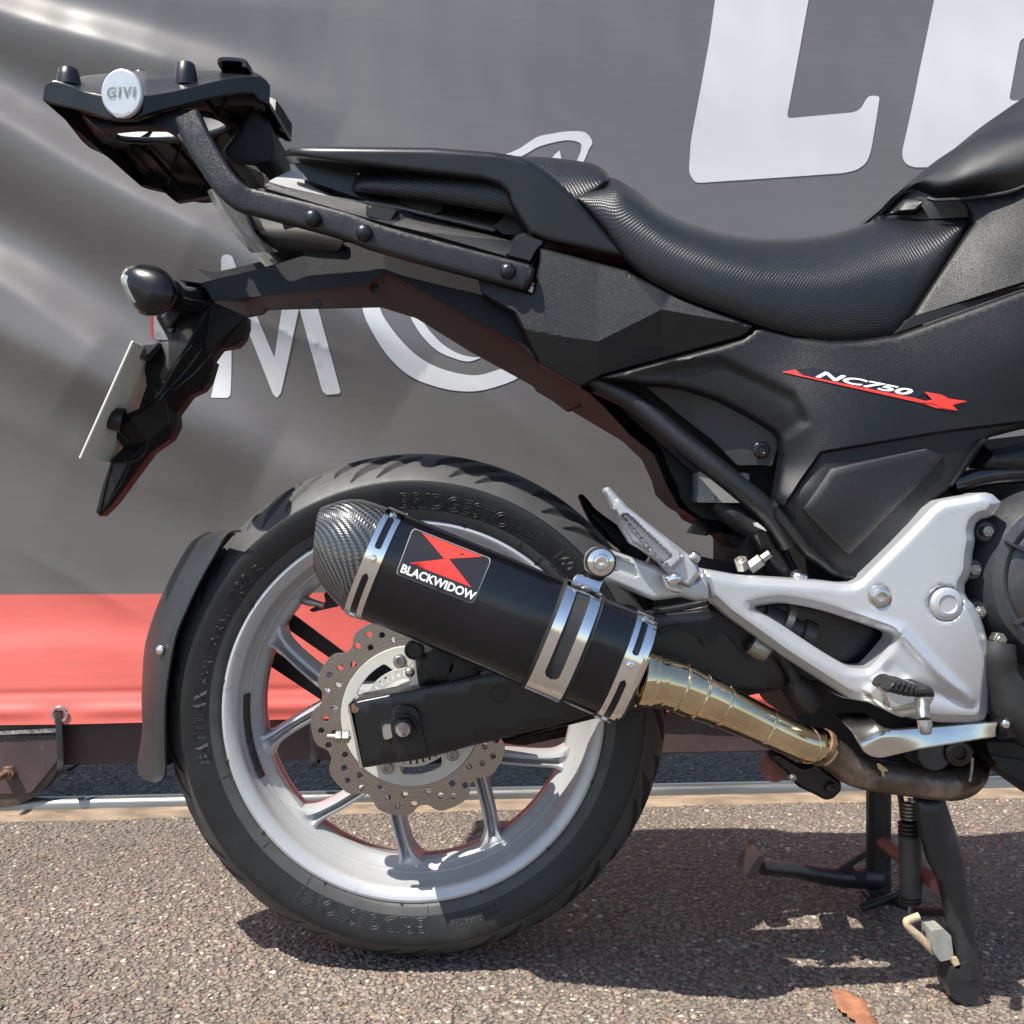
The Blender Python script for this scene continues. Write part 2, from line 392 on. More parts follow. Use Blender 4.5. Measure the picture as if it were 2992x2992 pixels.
# asphalt ------------------------------------------------------------
def asphalt():
    m = bpy.data.materials.new('exposed_aggregate_asphalt'); m.use_nodes = True; n = m.node_tree.nodes; l = m.node_tree.links; b = n['Principled BSDF']
    tc = n.new('ShaderNodeTexCoord'); vo = n.new('ShaderNodeTexVoronoi'); vo.inputs['Scale'].default_value = 120; l.new(tc.outputs['Object'], vo.inputs['Vector'])
    cr = n.new('ShaderNodeValToRGB'); sp = n.new('ShaderNodeSeparateColor'); l.new(vo.outputs['Color'], sp.inputs[0]); l.new(sp.outputs[0], cr.inputs[0])
    E = cr.color_ramp.elements; E[0].color = (.100, .083, .070, 1); E[1].color = (.19, .165, .135, 1); e = E.new(.55); e.color = (.122, .101, .085, 1); e = E.new(.88); e.color = (.165, .13, .11, 1)
    nz = n.new('ShaderNodeTexNoise'); nz.inputs['Scale'].default_value = 3.5; nz.inputs['Detail'].default_value = 5; l.new(tc.outputs['Object'], nz.inputs['Vector'])
    mx = n.new('ShaderNodeMix'); mx.data_type = 'RGBA'; mx.blend_type = 'MULTIPLY'; mx.inputs[0].default_value = .25; l.new(cr.outputs[0], mx.inputs[6]); l.new(nz.outputs[0], mx.inputs[7])
    l.new(mx.outputs[2], b.inputs['Base Color']); b.inputs['Roughness'].default_value = .85
    bp = n.new('ShaderNodeBump'); bp.inputs['Strength'].default_value = .8; bp.inputs['Distance'].default_value = .004; bp.invert = True
    l.new(vo.outputs['Distance'], bp.inputs['Height']); l.new(bp.outputs[0], b.inputs['Normal'])
    return m
M['asphalt'] = asphalt()
def sheet(name, x0, x1, y0, y1, z, m, parent=None):
    return mesh(name, [(x0, y0, z), (x1, y0, z), (x1, y1, z), (x0, y1, z)], [(0, 1, 2, 3)], m, parent, smooth=False)
g = sheet('ground', -400, 400, -400, 400, 0, 'asphalt'); tag(g, 'weathered asphalt yard with exposed aggregate', None, kind='structure')

# the loose-looking chippings set in the asphalt near the camera
def chippings():
    t = (1+5**.5)/2
    iv = np.array([(-1, t, 0), (1, t, 0), (-1, -t, 0), (1, -t, 0), (0, -1, t), (0, 1, t), (0, -1, -t), (0, 1, -t), (t, 0, -1), (t, 0, 1), (-t, 0, -1), (-t, 0, 1)], float)
    iv /= np.linalg.norm(iv[0])
    fi = np.array([(0, 11, 5), (0, 5, 1), (0, 1, 7), (0, 7, 10), (0, 10, 11), (1, 5, 9), (5, 11, 4), (11, 10, 2), (10, 7, 6), (7, 1, 8), (3, 9, 4), (3, 4, 2), (3, 2, 6), (3, 6, 8), (3, 8, 9), (4, 9, 5), (2, 4, 11), (6, 2, 10), (8, 6, 7), (9, 8, 1)])
    N = 88000
    y = -CAMD+1.02+rng.random(N)**1.25*1.42; x = (rng.random(N)*2-1)*(.60*(y+CAMD)+.06)
    # keep off the rail bed
    off = (np.stack([x, y], 1)-np.array([GO.x, GO.y]))@np.array([GN.x, GN.y])
    k = (off < -.053-.008*rng.random(N)) | ((off < -.022) & (rng.random(N) < .05)) | (off > .045); x, y = x[k], y[k]; N = len(x)
    s = .0018+.0026*rng.random(N)**1.8+(rng.random(N) > .988)*.0022
    sc = np.stack([s*(.8+.7*rng.random(N)), s*(.8+.5*rng.random(N)), s*(.26+.22*rng.random(N))], 1)
    a = rng.random(N)*2*math.pi; tilt = rng.normal(0, .22, N)
    V = iv[None]*(1+rng.normal(0, .16, (N, 12, 1)))*sc[:, None]
    V = np.stack([V[..., 0], V[..., 1]*np.cos(tilt)[:, None]-V[..., 2]*np.sin(tilt)[:, None], V[..., 1]*np.sin(tilt)[:, None]+V[..., 2]*np.cos(tilt)[:, None]], -1)
    V = np.stack([V[..., 0]*np.cos(a)[:, None]-V[..., 1]*np.sin(a)[:, None]+x[:, None], V[..., 0]*np.sin(a)[:, None]+V[..., 1]*np.cos(a)[:, None]+y[:, None], V[..., 2]+.0003], -1)
    Fs = (fi[None]+np.arange(N)[:, None, None]*12).reshape(-1, 3)
    me = bpy.data.meshes.new('chippings'); me.vertices.add(N*12); me.vertices.foreach_set('co', V.reshape(-1).astype(np.float32))
    me.loops.add(len(Fs)*3); me.loops.foreach_set('vertex_index', Fs.reshape(-1).astype(np.int32))
    me.polygons.add(len(Fs)); me.polygons.foreach_set('loop_start', np.arange(0, len(Fs)*3, 3, dtype=np.int32)); me.polygons.foreach_set('use_smooth', np.ones(len(Fs), bool)); me.update(); me.validate()
    pal = np.array([(.150, .118, .098), (.168, .134, .112), (.135, .108, .092), (.185, .150, .125), (.20, .168, .138), (.160, .108, .09), (.165, .152, .132), (.26, .235, .19), (.38, .36, .30), (.25, .175, .105), (.105, .095, .088)])
    pr = np.array([.21, .2, .15, .13, .09, .075, .06, .045, .018, .012, .01]); c = pal[rng.choice(len(pal), N, p=pr/pr.sum())]*(.84+.32*rng.random((N, 1)))*np.array([[1.02, 1, .96]])*(.86+.3*(.5+.5*np.sin(x*5.1+2*np.sin(y*4.3))*np.sin(y*6.7+1.5*np.sin(x*3.1))))[:, None]
    at = me.attributes.new('stone_colour', 'FLOAT_COLOR', 'POINT'); at.data.foreach_set('color', np.repeat(np.concatenate([c, np.ones((N, 1))], 1), 12, 0).reshape(-1).astype(np.float32))
    m = mat('chippings', (.14, .1, .09), .8, bump=.5, bs=900); n = m.node_tree.nodes; a_ = n.new('ShaderNodeAttribute'); a_.attribute_name = 'stone_colour'
    m.node_tree.links.new(a_.outputs[0], n['Principled BSDF'].inputs['Base Color'])
    o = bpy.data.objects.new('chippings', me); COL.objects.link(o); me.materials.append(m)
    tag(o, 'fine brown and pale stone chippings bedded in the asphalt', 'gravel', kind='stuff'); return o
chippings()

# rail bed, rail ------------------------------------------------------
M['strip'] = mat('sandy_rail_bed', (.20, .145, .10), .88, var=.45, vs=14, bump=.9, bs=160, bdet=6, dirt=((.12, .10, .07), 30, .56, .72), aniso=(1, 2.5, 2.5))
M['railsteel'] = mat('worn_rail_steel', (.24, .232, .22), .40, metal=.85, var=.12, vs=14, rvar=.1, bump=.3, bs=160, aniso=(.25, 3, 3), dirt=((.2, .13, .08), 30, .6, .75))
M['maroon'] = mat('dusty_maroon_gate_paint', (.062, .038, .040), .55, var=.3, vs=9, bump=.5, bs=220, dirt=((.15, .12, .105), 45, .6, .78), rvar=.08)
M['gatewheel'] = mat('rusted_gate_wheel', (.075, .055, .045), .65, var=.4, vs=25, bump=.6, bs=200)
bed = [];
for i in range(61):
    u = -.9+i*.06; w = .004*math.sin(i*1.9)+.003*math.sin(i*.73)
    bed += [GL(u, .0006, -.066+w*.8), GL(u, .008, -.048), GL(u, .008, -.03), GL(u, .006, .03), GL(u, .004, .05-w)]
st = mesh('rail_bed', bed, [(i*5+j, i*5+j+1, i*5+j+6, i*5+j+5) for i in range(60) for j in range(4)], 'strip'); tag(st, 'sandy tan strip bedding the gate rail', None, kind='structure')
rp = [(-.017, .004), (-.0165, .015), (-.014, .021), (-.009, .0245), (0, .0255), (.009, .0245), (.014, .021), (.0165, .015), (.017, .004)]
rv = []
for u in (-.9, 0, 1, 2, 2.8): rv += [GL(u, z, o) for o, z in rp]
rl = mesh('gate_rail', rv, [(i*9+j, i*9+j+1, i*9+j+10, i*9+j+9) for i in range(4) for j in range(8)], 'railsteel', sharp=60)
tag(rl, 'rounded steel ground rail that the gate rolls on', 'rail')

# the gate ------------------------------------------------------------
gate = empty('sliding_gate', GL(.3, 0, 0), 'low maroon steel sliding gate frame on wheels carrying the banner', 'gate')
def gbox(name, u0, u1, z0, z1, o0, o1, m, parent, bev=.003):
    vs = [GL(u, z, o) for u in (u0, u1) for z in (z0, z1) for o in (o0, o1)]
    return bevel(mesh(name, vs, [(0, 1, 3, 2), (4, 6, 7, 5), (0, 4, 5, 1), (2, 3, 7, 6), (0, 2, 6, 4), (1, 5, 7, 3)], m, parent, smooth=False), bev, 2)
gbox('bottom_beam', -.85, 2.7, .083, .166, .006, .072, 'maroon', gate)
gbox('post', -.83, -.77, .166, 2.15, .012, .072, 'maroon', gate); gbox('post', 2.6, 2.66, .166, 2.15, .012, .072, 'maroon', gate); gbox('post', .9, .96, .166, 2.15, .02, .072, 'maroon', gate)
gbox('top_beam', -.85, 2.7, 2.15, 2.22, .012, .072, 'maroon', gate)
bp_ = panel('wheel_bracket', T('Q -260,590 700,590 728,840 370,1275 -260,1300'), 'maroon', gate, v=-.026, grid=0, thick=.012, proj=GP); bevel(bp_, .002)
panel('weld_bead', T('Q -260,545 0,548 200,535 440,522 710,508 712,545 600,562 300,575 0,590 -260,600'), mat('weld_bead', (.42, .41, .40), .35, metal=.8, var=.5, vs=160, bump=1, bs=300), gate, v=-.030, grid=8, thick=.006, proj=GP,
      relief=lambda px: -.0016*np.abs(np.sin(px[:, 0]*.19)))
wc = GP(*T('Q 60,1040')[0], 0); wc.z = .0255+.098
lathe('gate_wheel', [(.03, -.022), (.100, -.022), (.109, -.020), (.109, -.017), (.098, -.014), (.098, .014), (.109, .017), (.109, .020), (.100, .022), (.03, .022)], wc, GN, 'gatewheel', gate, seg=64)
bb = lathe('wheel_bolt', [(.006, 0), (.006, .045), (.0045, .046)], GP(*T('Q 90,1030')[0], -.026), -GN, 'rusty', gate, seg=16)
bolt('wheel_nut', GP(*T('Q 110,1025')[0], -.026), .013, 'rusty', gate, ax=-GN, h=.012)

# the banner ------------------------------------------------------------
BU0, BU1, BZ0, BZ1 = -.86, 2.72, .168, 2.12
def fold_lines():
    def gp(s): return [((p-GO).dot(GU), p.z) for p in (GP(*q) for q in T(s))]
    L = []
    for s, wdt, amp in (('D -300,-60 40,60 260,120 480,180 640,250', .050, .040), ('D -300,90 0,245 200,360 420,470 640,590 800,700', .058, .060),
                        ('D -300,400 0,545 150,640 330,760 520,850', .062, .056), ('D 180,720 420,830 640,930 900,980', .055, .016), ('D -300,700 0,800 200,900 420,960', .07, .014), ('D -200,1250 120,1225 330,1240 560,1265', .035, .006),
                        ('D -300,-180 250,-30 620,40', .06, .022)):
        c = np.array(cr_curve(gp(s), 8)); L.append((c, wdt, amp))
    return L
FL = fold_lines()
_r = np.random.default_rng(11); WR = []
for i in range(16):
    wl = .06+.30*_r.random(); an = _r.normal(.9, .5); WR.append((wl*.0020*(.5+_r.random()), 2*math.pi/wl*math.sin(an), 2*math.pi/wl*math.cos(an), _r.random()*6.28))
CRS = []        # short sharp creases
for i in range(46):
    u0, z0 = _r.random()**1.5*2.2-.8, .18+_r.random()*1.5; an = _r.normal(-.45, .35); L0 = .10+.30*_r.random(); CRS.append((u0, z0, u0+L0*math.cos(an), z0+L0*math.sin(an), (.0010+.0016*_r.random())*(1 if u0 < .3 else .4), .006+.010*_r.random()))
def boff(u, z):
    """how far the cloth stands off its plane (negative = towards the viewer)"""
    u = np.asarray(u, float); z = np.asarray(z, float); q = np.stack([u, z], -1).reshape(-1, 2); o = np.zeros(len(q))
    for c, w, a in FL:
        d = np.full(len(q), 9.); s = np.zeros(len(q)); fr = np.zeros(len(q)); n = len(c)-1
        for i in range(n):
            ab = c[i+1]-c[i]; t = np.clip(((q-c[i])@ab)/(ab@ab), 0, 1); r = q-(c[i]+t[:, None]*ab); dd = np.hypot(r[:, 0], r[:, 1])
            k = dd < d; d = np.where(k, dd, d); nrm = np.array([-ab[1], ab[0]])/np.hypot(*ab); s = np.where(k, r@nrm, s); fr = np.where(k, (i+t)/n, fr)
        fade = np.clip(np.minimum((1.02-fr)*2.2, 1), 0, 1)
        # asymmetric ridge: the upper flank is the long one
        prof = np.where(s > 0, np.exp(-(s/(w*.95))**2), np.exp(-(s/(w*2.3))**2)); o -= a*fade*prof
    w_ = np.clip((.43-q[:, 1])/.27, 0, 1); o -= .030*w_**1.6*np.clip((1.5-q[:, 0])/1.2, .25, 1)+.004*w_*np.sin(q[:, 0]*9+q[:, 1]*14)
    o -= .004*np.sin(q[:, 0]*5.1+1)*np.sin(q[:, 1]*3.3+.5)+.0016*np.sin(q[:, 0]*2+q[:, 1]*17)
    for A_, kx, kz, ph in WR: o -= A_*np.sin(q[:, 0]*kx+q[:, 1]*kz+ph)*(.55+.45*np.sin(q[:, 0]*kz*.23-q[:, 1]*kx*.19+ph*2))
    for u0, z0, u1, z1, A_, w in CRS:
        ab = np.array((u1-u0, z1-z0)); L_ = np.hypot(*ab); r = q-np.array((u0, z0)); t = r@ab/L_/L_; s = (r[:, 0]*-ab[1]+r[:, 1]*ab[0])/L_
        o -= A_*np.exp(-np.abs(s)/w)*np.clip(4*t*(1-t), 0, 1)
    # hem and eyelet pull at the foot
    h = q[:, 1]-BZ0; ue = ((GP(*T('Q 780,310')[0])-GO).dot(GU))
    o -= .0045*np.exp(-((h-.024)/.012)**2)*(1-.8*np.exp(-((q[:, 0]-ue)/.045)**2)) - .002*np.exp(-((h-.055)/.006)**2)
    return o.reshape(u.shape)
def cloth(grey):
    m = bpy.data.materials.new('banner_'+grey[0]); m.use_nodes = True; n = m.node_tree.nodes; l = m.node_tree.links; b = n['Principled BSDF']
    tc = n.new('ShaderNodeTexCoord'); mp = n.new('ShaderNodeMapping'); mp.inputs['Scale'].default_value = (1.5, 1.5, 60); mp.inputs['Rotation'].default_value = (0, R(1.2), 0); l.new(tc.outputs['Object'], mp.inputs[0])
    nz = n.new('ShaderNodeTexNoise'); nz.inputs['Scale'].default_value = 3; nz.inputs['Detail'].default_value = 8; l.new(mp.outputs[0], nz.inputs['Vector'])
    mr = n.new('ShaderNodeMapRange'); mr.inputs[1].default_value = .25; mr.inputs[2].default_value = .75; mr.inputs[3].default_value = .95 if grey[0] != 'white' else .985; mr.inputs[4].default_value = 1.05 if grey[0] != 'white' else 1.0; l.new(nz.outputs[0], mr.inputs[0])
    sc = n.new('ShaderNodeMix'); sc.data_type = 'RGBA'; sc.blend_type = 'MULTIPLY'; sc.inputs[0].default_value = 1; sc.inputs[6].default_value = (*grey[1], 1); l.new(mr.outputs[0], sc.inputs[7])
    # pale scuffs
    v2 = n.new('ShaderNodeTexNoise'); v2.inputs['Scale'].default_value = 26; v2.inputs['Detail'].default_value = 9; v2.inputs['Roughness'].default_value = .75; l.new(tc.outputs['Object'], v2.inputs['Vector'])
    m2 = n.new('ShaderNodeMapRange'); m2.inputs[1].default_value = .70; m2.inputs[2].default_value = .80; m2.inputs[4].default_value = .6 if grey[0] != 'white' else 0; l.new(v2.outputs[0], m2.inputs[0])
    mx = n.new('ShaderNodeMix'); mx.data_type = 'RGBA'; l.new(m2.outputs[0], mx.inputs[0]); l.new(sc.outputs[2], mx.inputs[6]); mx.inputs[7].default_value = (*[min(1, c*1.9+.04) for c in grey[1]], 1)
    l.new(mx.outputs[2], b.inputs['Base Color']); b.inputs['Roughness'].default_value = grey[2]; b.inputs['Specular IOR Level'].default_value = .85
    wv = n.new('ShaderNodeTexNoise'); wv.inputs['Scale'].default_value = 700; l.new(tc.outputs['Object'], wv.inputs['Vector'])
    bp = n.new('ShaderNodeBump'); bp.inputs['Strength'].default_value = .25; bp.inputs['Distance'].default_value = .0006; l.new(wv.outputs[0], bp.inputs['Height']); l.new(bp.outputs[0], b.inputs['Normal'])
    return m
M['b_grey'] = cloth(('grey', (.112, .104, .099), .36)); M['b_white'] = cloth(('white', (.52, .525, .53), .5)); M['b_red'] = cloth(('red', (.60, .105, .082), .42))
NU, NZ = 400, 260
zb = .403
zs = np.concatenate([np.linspace(BZ0, zb, 60), np.linspace(zb, BZ1, NZ-60)[1:]]); us = np.linspace(BU0, BU1, NU)
UU, ZZ = np.meshgrid(us, zs); OO = boff(UU, ZZ)
BV = np.array([GO.x, GO.y, 0])+UU[..., None]*np.array(GU)+OO[..., None]*np.array(GN)+ZZ[..., None]*np.array((0, 0, 1))
nz_, nu_ = UU.shape; me = bpy.data.meshes.new('banner')
me.from_pydata(BV.reshape(-1, 3).tolist(), [], [(i*nu_+j, i*nu_+j+1, (i+1)*nu_+j+1, (i+1)*nu_+j) for i in range(nz_-1) for j in range(nu_-1)])
me.materials.append(M['b_grey']); me.materials.append(M['b_red'])
me.polygons.foreach_set('material_index', np.array([1 if i < 59 else 0 for i in range(nz_-1) for j in range(nu_-1)], np.int32))
banner = link('banner', me, None, None, 60)
tag(banner, 'creased grey and red PVC banner with white lettering tied to the gate', 'banner')
def bproj(x, y, off):
    p = GP(x, y); u = (p-GO).dot(GU); return GL(u, p.z, float(boff(np.array([u]), np.array([p.z]))[0])-.0012+off)
def print_(name, loops, holes=(), grid=12):
    o = panel(name, loops, 'b_white', banner, v=0, holes=holes, grid=grid, thick=0, proj=GP, sharp=60)
    q = np.array([v.co[:] for v in o.data.vertices])-np.array(GO); u = q@np.array(GU); q = np.array(GO)+u[:, None]*np.array(GU)+(boff(u, q[:, 2])-.0011)[:, None]*np.array(GN)+q[:, 2:3]*np.array((0, 0, 1.))
    o.data.vertices.foreach_set('co', q.reshape(-1)); z_ = q[:, 2]; e_ = .002; ou = (boff(u+e_, z_)-boff(u-e_, z_))/(2*e_); oz = (boff(u, z_+e_)-boff(u, z_-e_))/(2*e_)
    nn_ = -np.array(GN)+ou[:, None]*np.array(GU)+oz[:, None]*np.array((0, 0, 1.)); nn_ /= np.linalg.norm(nn_, axis=1)[:, None]; o.data.update()
    if o.data.polygons[0].normal.dot(GN) > 0: o.data.flip_normals()
    o.data.normals_split_custom_set_from_vertices(nn_.tolist()); return o
print_('letter_l', fillet(T('R 150,-160 705,-160 547,690 930,658 975,640 1000,595 1020,565 1050,560 1088,563 1040,880 1015,950 960,990 880,1008 40,1066 10,1062 -25,1010 -15,830 0,740 90,260'), 14, 3))
print_('letter_e', fillet(T('R 1440,-160 2500,-160 2500,200 1925,225 1905,245 1833,595 2500,600 2500,980 1290,978 1245,960 1222,925 1220,880 1262,690'), 14, 3))
print_('letter_m', fillet(T('O 480,640 485,520 505,492 545,488 580,505 610,590 915,1345 1000,900 1050,720 1110,690 1190,700 1250,720 1490,1640 1475,1655 1370,1665 1340,1645 1325,1620 1143,930 965,1650 930,1692 895,1655 650,1010 540,1180 530,1670 510,1695 370,1698 430,1250'), 4, 2))
ringo = lambda: [tuple(q) for q in cr_curve(T('B 1385,1550 1200,1620 1050,1630 900,1600 760,1540 640,1430 540,1270 500,1150 478,950 520,760 640,580 840,430 1080,350 1340,285 1480,200 1570,178 1650,165 1740,165 1780,190 1797,230 1780,260 1750,330 1690,420 1660,410 1710,330 1735,260 1722,226 1640,215 1500,250 1410,300 1200,400 960,500 780,600 650,760 585,960 595,1145 650,1260 760,1390 870,1470 1000,1520 1150,1540 1310,1500'), 4, closed=True)]
print_('swirl_ring', ringo(), grid=12)
print_('swirl_crescent', [tuple(q) for q in cr_curve(T('B 770,1205 830,1310 920,1400 1020,1445 1100,1462 1172,1437 1130,1438 1050,1420 960,1370 880,1290 832,1222 800,1180'), 4, closed=True)], grid=12)
print_('swirl_spike', T('B 1530,420 1565,320 1590,290 1613,272 1622,320 1620,420'), grid=12)
# eyelet and ties
e0 = bproj(*T('Q 778,302')[0], -.003)
lathe('eyelet', [(.0105, -.001), (.0135, 0), (.0155, .0012), (.0135, .0032), (.0105, .003), (.0092, .001)], e0+GN*.001, -GN, 'chrome', banner, seg=32, closed=True)
def tie(px, name='cable_tie'):
    a = GP(*px); u = (a-GO).dot(GU); t = []
    for z, o, w in ((.192, -.003, .0), (.187, -.008, 0), (.176, -.012, .001), (.146, -.020, .003), (.106, -.014, .005), (.081, -.004, .006), (.075, .012, .006), (.075, .06, .006), (.079, .078, .005), (.165, .080, .002), (.184, .05, 0), (.191, .01, 0), (.192, -.002, 0)):
        t.append(GL(u+w, z, min(o, float(boff(np.array([u]), np.array([max(z, BZ0)]))[0])-.004) if o < 0 else o))
    o = tube(name, t, .006, 'rubber2', None, seg=8, n=5, flat=.25, sq=.5, up=tuple(GN)); return o
tag(tie(T('Q 765,300')[0]), 'black strap tying the banner eyelet to the gate beam at left', 'strap')
tag(tie(T('D 590,1340')[0]), 'black strap round the gate beam seen through the wheel', 'strap')
# dry leaf on the ground
def leaf():
    d0 = CAMD
    def gpt(s): return [Vector(((x-CX)/FPX*(ZC*FPX/(y-CX)), ZC*FPX/(y-CX)-CAMD, 0)) for x, y in T(s)]
    mid = cr_curve(gpt('I 905,1752 965,1800 1020,1850 1090,1915 1190,1990'), 6); n = len(mid); V = []; F = []
    for i, c in enumerate(mid):
        t = i/(n-1); w = .0008 if t < .22 else .017*math.sin(math.pi*min(1, (t-.2)/.8))**.8
        tg = mid[min(n-1, i+1)]-mid[max(0, i-1)]; tg /= np.linalg.norm(tg); s = np.array((-tg[1], tg[0], 0))
        for k, q in enumerate((-1, -.5, 0, .5, 1)):
            jag = 1+.16*math.sin(i*2.9+k); V.append(np.array(c)+s*w*q*jag+np.array((0, 0, .005+.005*abs(q)*(.6+.4*math.sin(i*.9+q*2))*(w/.017)+.004*math.sin(t*5))))
    for i in range(n-1):
        for k in range(4): F.append((i*5+k, i*5+k+1, (i+1)*5+k+1, (i+1)*5+k))
    o = mesh('dry_leaf', V, F, mat('dry_leaf', (.25, .105, .055), .75, var=.4, vs=60, bump=.8, bs=180), None, 60); s = o.modifiers.new('s', 'SOLIDIFY'); s.thickness = .0006
    tag(o, 'curled brown dry leaf lying on the asphalt', 'leaf')
leaf()
# ------------------------------------------------------------------ the motorcycle
WC = Vector((-.1191, 0, .3153))
bike = empty('motorcycle', (WC.x, 0, 0), 'black adventure motorcycle on its centre stand with a silver rear wheel', 'motorcycle')
def WP(r, th, v): return Vector((WC.x+r*math.cos(th), v, WC.z+r*math.sin(th)))
# rim ------------------------------------------------------------------
rp = [(.2318, -.0630), (.2305, -.0655), (.2275, -.0662), (.2235, -.0650), (.2165, -.0592), (.2148, -.0570), (.2140, -.0530), (.2118, -.0440), (.2105, -.0420), (.2060, -.0300), (.2000, -.0210), (.1955, -.0165), (.1938, -.013), (.1932, -.006), (.1932, .006)]
rp = rp+[(r, -v) for r, v in rp[::-1]]
rp += [(.222, .050), (.205, .03), (.205, -.03), (.222, -.050)]
wheel = lathe('rear_wheel', rp, WC, (0, 1, 0), 'wheel', bike, seg=192, closed=True, sharp=28)
tag(wheel, 'silver cast rear wheel')
# tyre with cut grooves ---------------------------------------------------
tp = [(.3145, 0), (.3141, .008), (.3130, .016), (.3112, .024), (.3087, .032), (.3052, .040), (.3008, .048), (.2953, .056), (.2895, .0625), (.2835, .0685), (.2800, .0715), (.2788, .0722), (.2782, .0762), (.2768, .0778), (.2735, .0784), (.2680, .0779), (.2600, .0763), (.2520, .0741), (.2440, .0715), (.2380, .0692), (.2345, .0675), (.2325, .0655), (.2312, .0640), (.2290, .062)]
d = [np.array(p) for p in tp]
fine = []
for i in range(len(tp)-1):
    n = 5 if tp[i][1] < .071 else 1
    for k in range(n): fine.append(d[i]+(d[i+1]-d[i])*k/n)
fine.append(d[-1]); half = np.array(fine)
prof = np.concatenate([half[::-1]*[1, -1], half[1:]])           # v from near side to far
SEG = 1500; th = np.arange(SEG)*2*math.pi/SEG
def groove(th, v):
    """0..1 groove depth for the road-tyre pattern"""
    a = np.abs(v); sgn = np.where(v < 0, 1, -1); g = np.zeros(np.broadcast(th, v).shape); NP = 15; per = 2*math.pi/NP
    for ph, a0, a1, slope, curve, w in ((0., .018, .066, 3.6, 26., .0042), (.36, .004, .052, 3.2, 18., .0046), (.68, .030, .0675, 4.6, 10., .0030)):
        c = ph*per+sgn*0+slope*(a-.03)+curve*(a-.03)**2
        dd = (th*1.0-c+per/2) % per-per/2
        taper = np.clip((a-a0)/.008, 0, 1)*np.clip((a1-a)/.016, 0, 1)
        ww = w*taper*3.4+1e-6
        g = np.maximum(g, np.clip(1.25*(1-(np.abs(dd)*.3/ww)**2), 0, 1)*(taper > 0))
    return g
TH, PV_ = np.meshgrid(th, prof[:, 1], indexing='ij'); PR = np.broadcast_to(prof[:, 0], TH.shape).copy()
PR -= .0042*groove(TH, PV_)*(np.abs(PV_) < .0705)
TV = np.stack([WC.x+PR*np.cos(TH), PV_, WC.z+PR*np.sin(TH)], -1); K = len(prof)
me = bpy.data.meshes.new('tyre'); ii, jj = np.meshgrid(np.arange(SEG), np.arange(K-1), indexing='ij'); i2 = (ii+1) % SEG
Fq = np.stack([ii*K+jj, ii*K+jj+1, i2*K+jj+1, i2*K+jj], -1).reshape(-1, 4)
me.vertices.add(SEG*K); me.vertices.foreach_set('co', TV.reshape(-1).astype(np.float32)); me.loops.add(len(Fq)*4); me.loops.foreach_set('vertex_index', Fq.reshape(-1).astype(np.int32))
me.polygons.add(len(Fq)); me.polygons.foreach_set('loop_start', np.arange(0, len(Fq)*4, 4, dtype=np.int32)); me.update(); me.validate()
M['tread'] = mat('scrubbed_tread_rubber', (.046, .046, .047), .58, bump=.3, bs=700, var=.2, vs=30, rvar=.06); M['groove'] = mat('groove_rubber', (.012, .012, .012), .7)
for k in ('rubber', 'tread', 'groove'): me.materials.append(M[k])
gv = groove(TH, PV_)*(np.abs(PV_) < .0705); gq = (gv.reshape(-1)[Fq].max(1) > .35); vq = np.abs(PV_.reshape(-1)[Fq]).mean(1) < .0722
me.polygons.foreach_set('material_index', np.where(gq, 2, np.where(vq, 1, 0)).astype(np.int32))
tyre = link('tyre', me, None, wheel, 32)
# raised outline lettering on the sidewall
sw = np.array([p for p in tp if p[0] < .2772])[::-1]
def wall_v(r): return -np.interp(r, sw[:, 0], sw[:, 1])
def tyre_text(s, th0, r0, size, shear=0., space=1., flip=False, bold=0., line=.00058):
    V, F = text_geo(s, size, bold, shear, space, outline=line)
    w = V[:, 0].max()
    # reads along the tyre; th0 is the angle of the text's middle (seen from the near side, clockwise text)
    ang = th0-(V[:, 0]-w/2)/(r0+size*.35) if not flip else th0+(V[:, 0]-w/2)/(r0-size*.35)
    r = r0+V[:, 1] if not flip else r0-V[:, 1]
    q = np.stack([WC.x+r*np.cos(ang), wall_v(r)+V[:, 2]*.8, WC.z+r*np.sin(ang)], -1)
    return mesh('tyre_lettering', q, F, 'rubber', wheel, 30)
def thof(s, v=-.078):
    p = PV(s, v)[0]-WC; return math.atan2(p.z, p.x)
tyre_text('BRIDGESTONE', thof('G 810,200'), .2465, .0235, shear=.15, space=1.12, bold=.0005)
tyre_text('BRIDGESTONE', thof('D 690,1690'), .2465, .0225, shear=.15, space=1.1, bold=.0005)
tyre_text('BATTLAX', thof('F2 790,1100'), .248, .0195, shear=.2, space=1.1)
tyre_text('SPORT TOURING', thof('F2 890,160'), .2485, .0115, shear=.1, space=1.05, line=.00042)
tyre_text('T32', thof('F1 790,1690'), .2475, .021, shear=.15, space=1.1)
tyre_text('R', thof('F1 1010,1450'), .2475, .016)
tyre_text('160', thof('F7 1030,1380'), .252, .0175, shear=.2, space=1.1)
tyre_text('TUBELESS', thof('F7 980,1530'), .2415, .0075, line=.00042)
tyre_text('MAX.LOAD 325kg ( 716 lbs )', thof('F4 1330,1130'), .2555, .0055, line=.0002)
tyre_text('at 290kPa ( 42psi ) COLD', thof('F4 1330,1075'), .249, .0055, line=.0002)
# wheel-bead ticks
for s in ('F2 1030,1690', 'F3 695,495', 'F3 1200,910', 'F4 795,1060', 'F7 570,1130', 'F7 810,1310'):
    a = thof(s); tube('tyre_tick', [WP(r, a, wall_v(r)-.0001) for r in (.2335, .2365, .2395, .242)], .0005, 'rubber', wheel, seg=6, n=1)
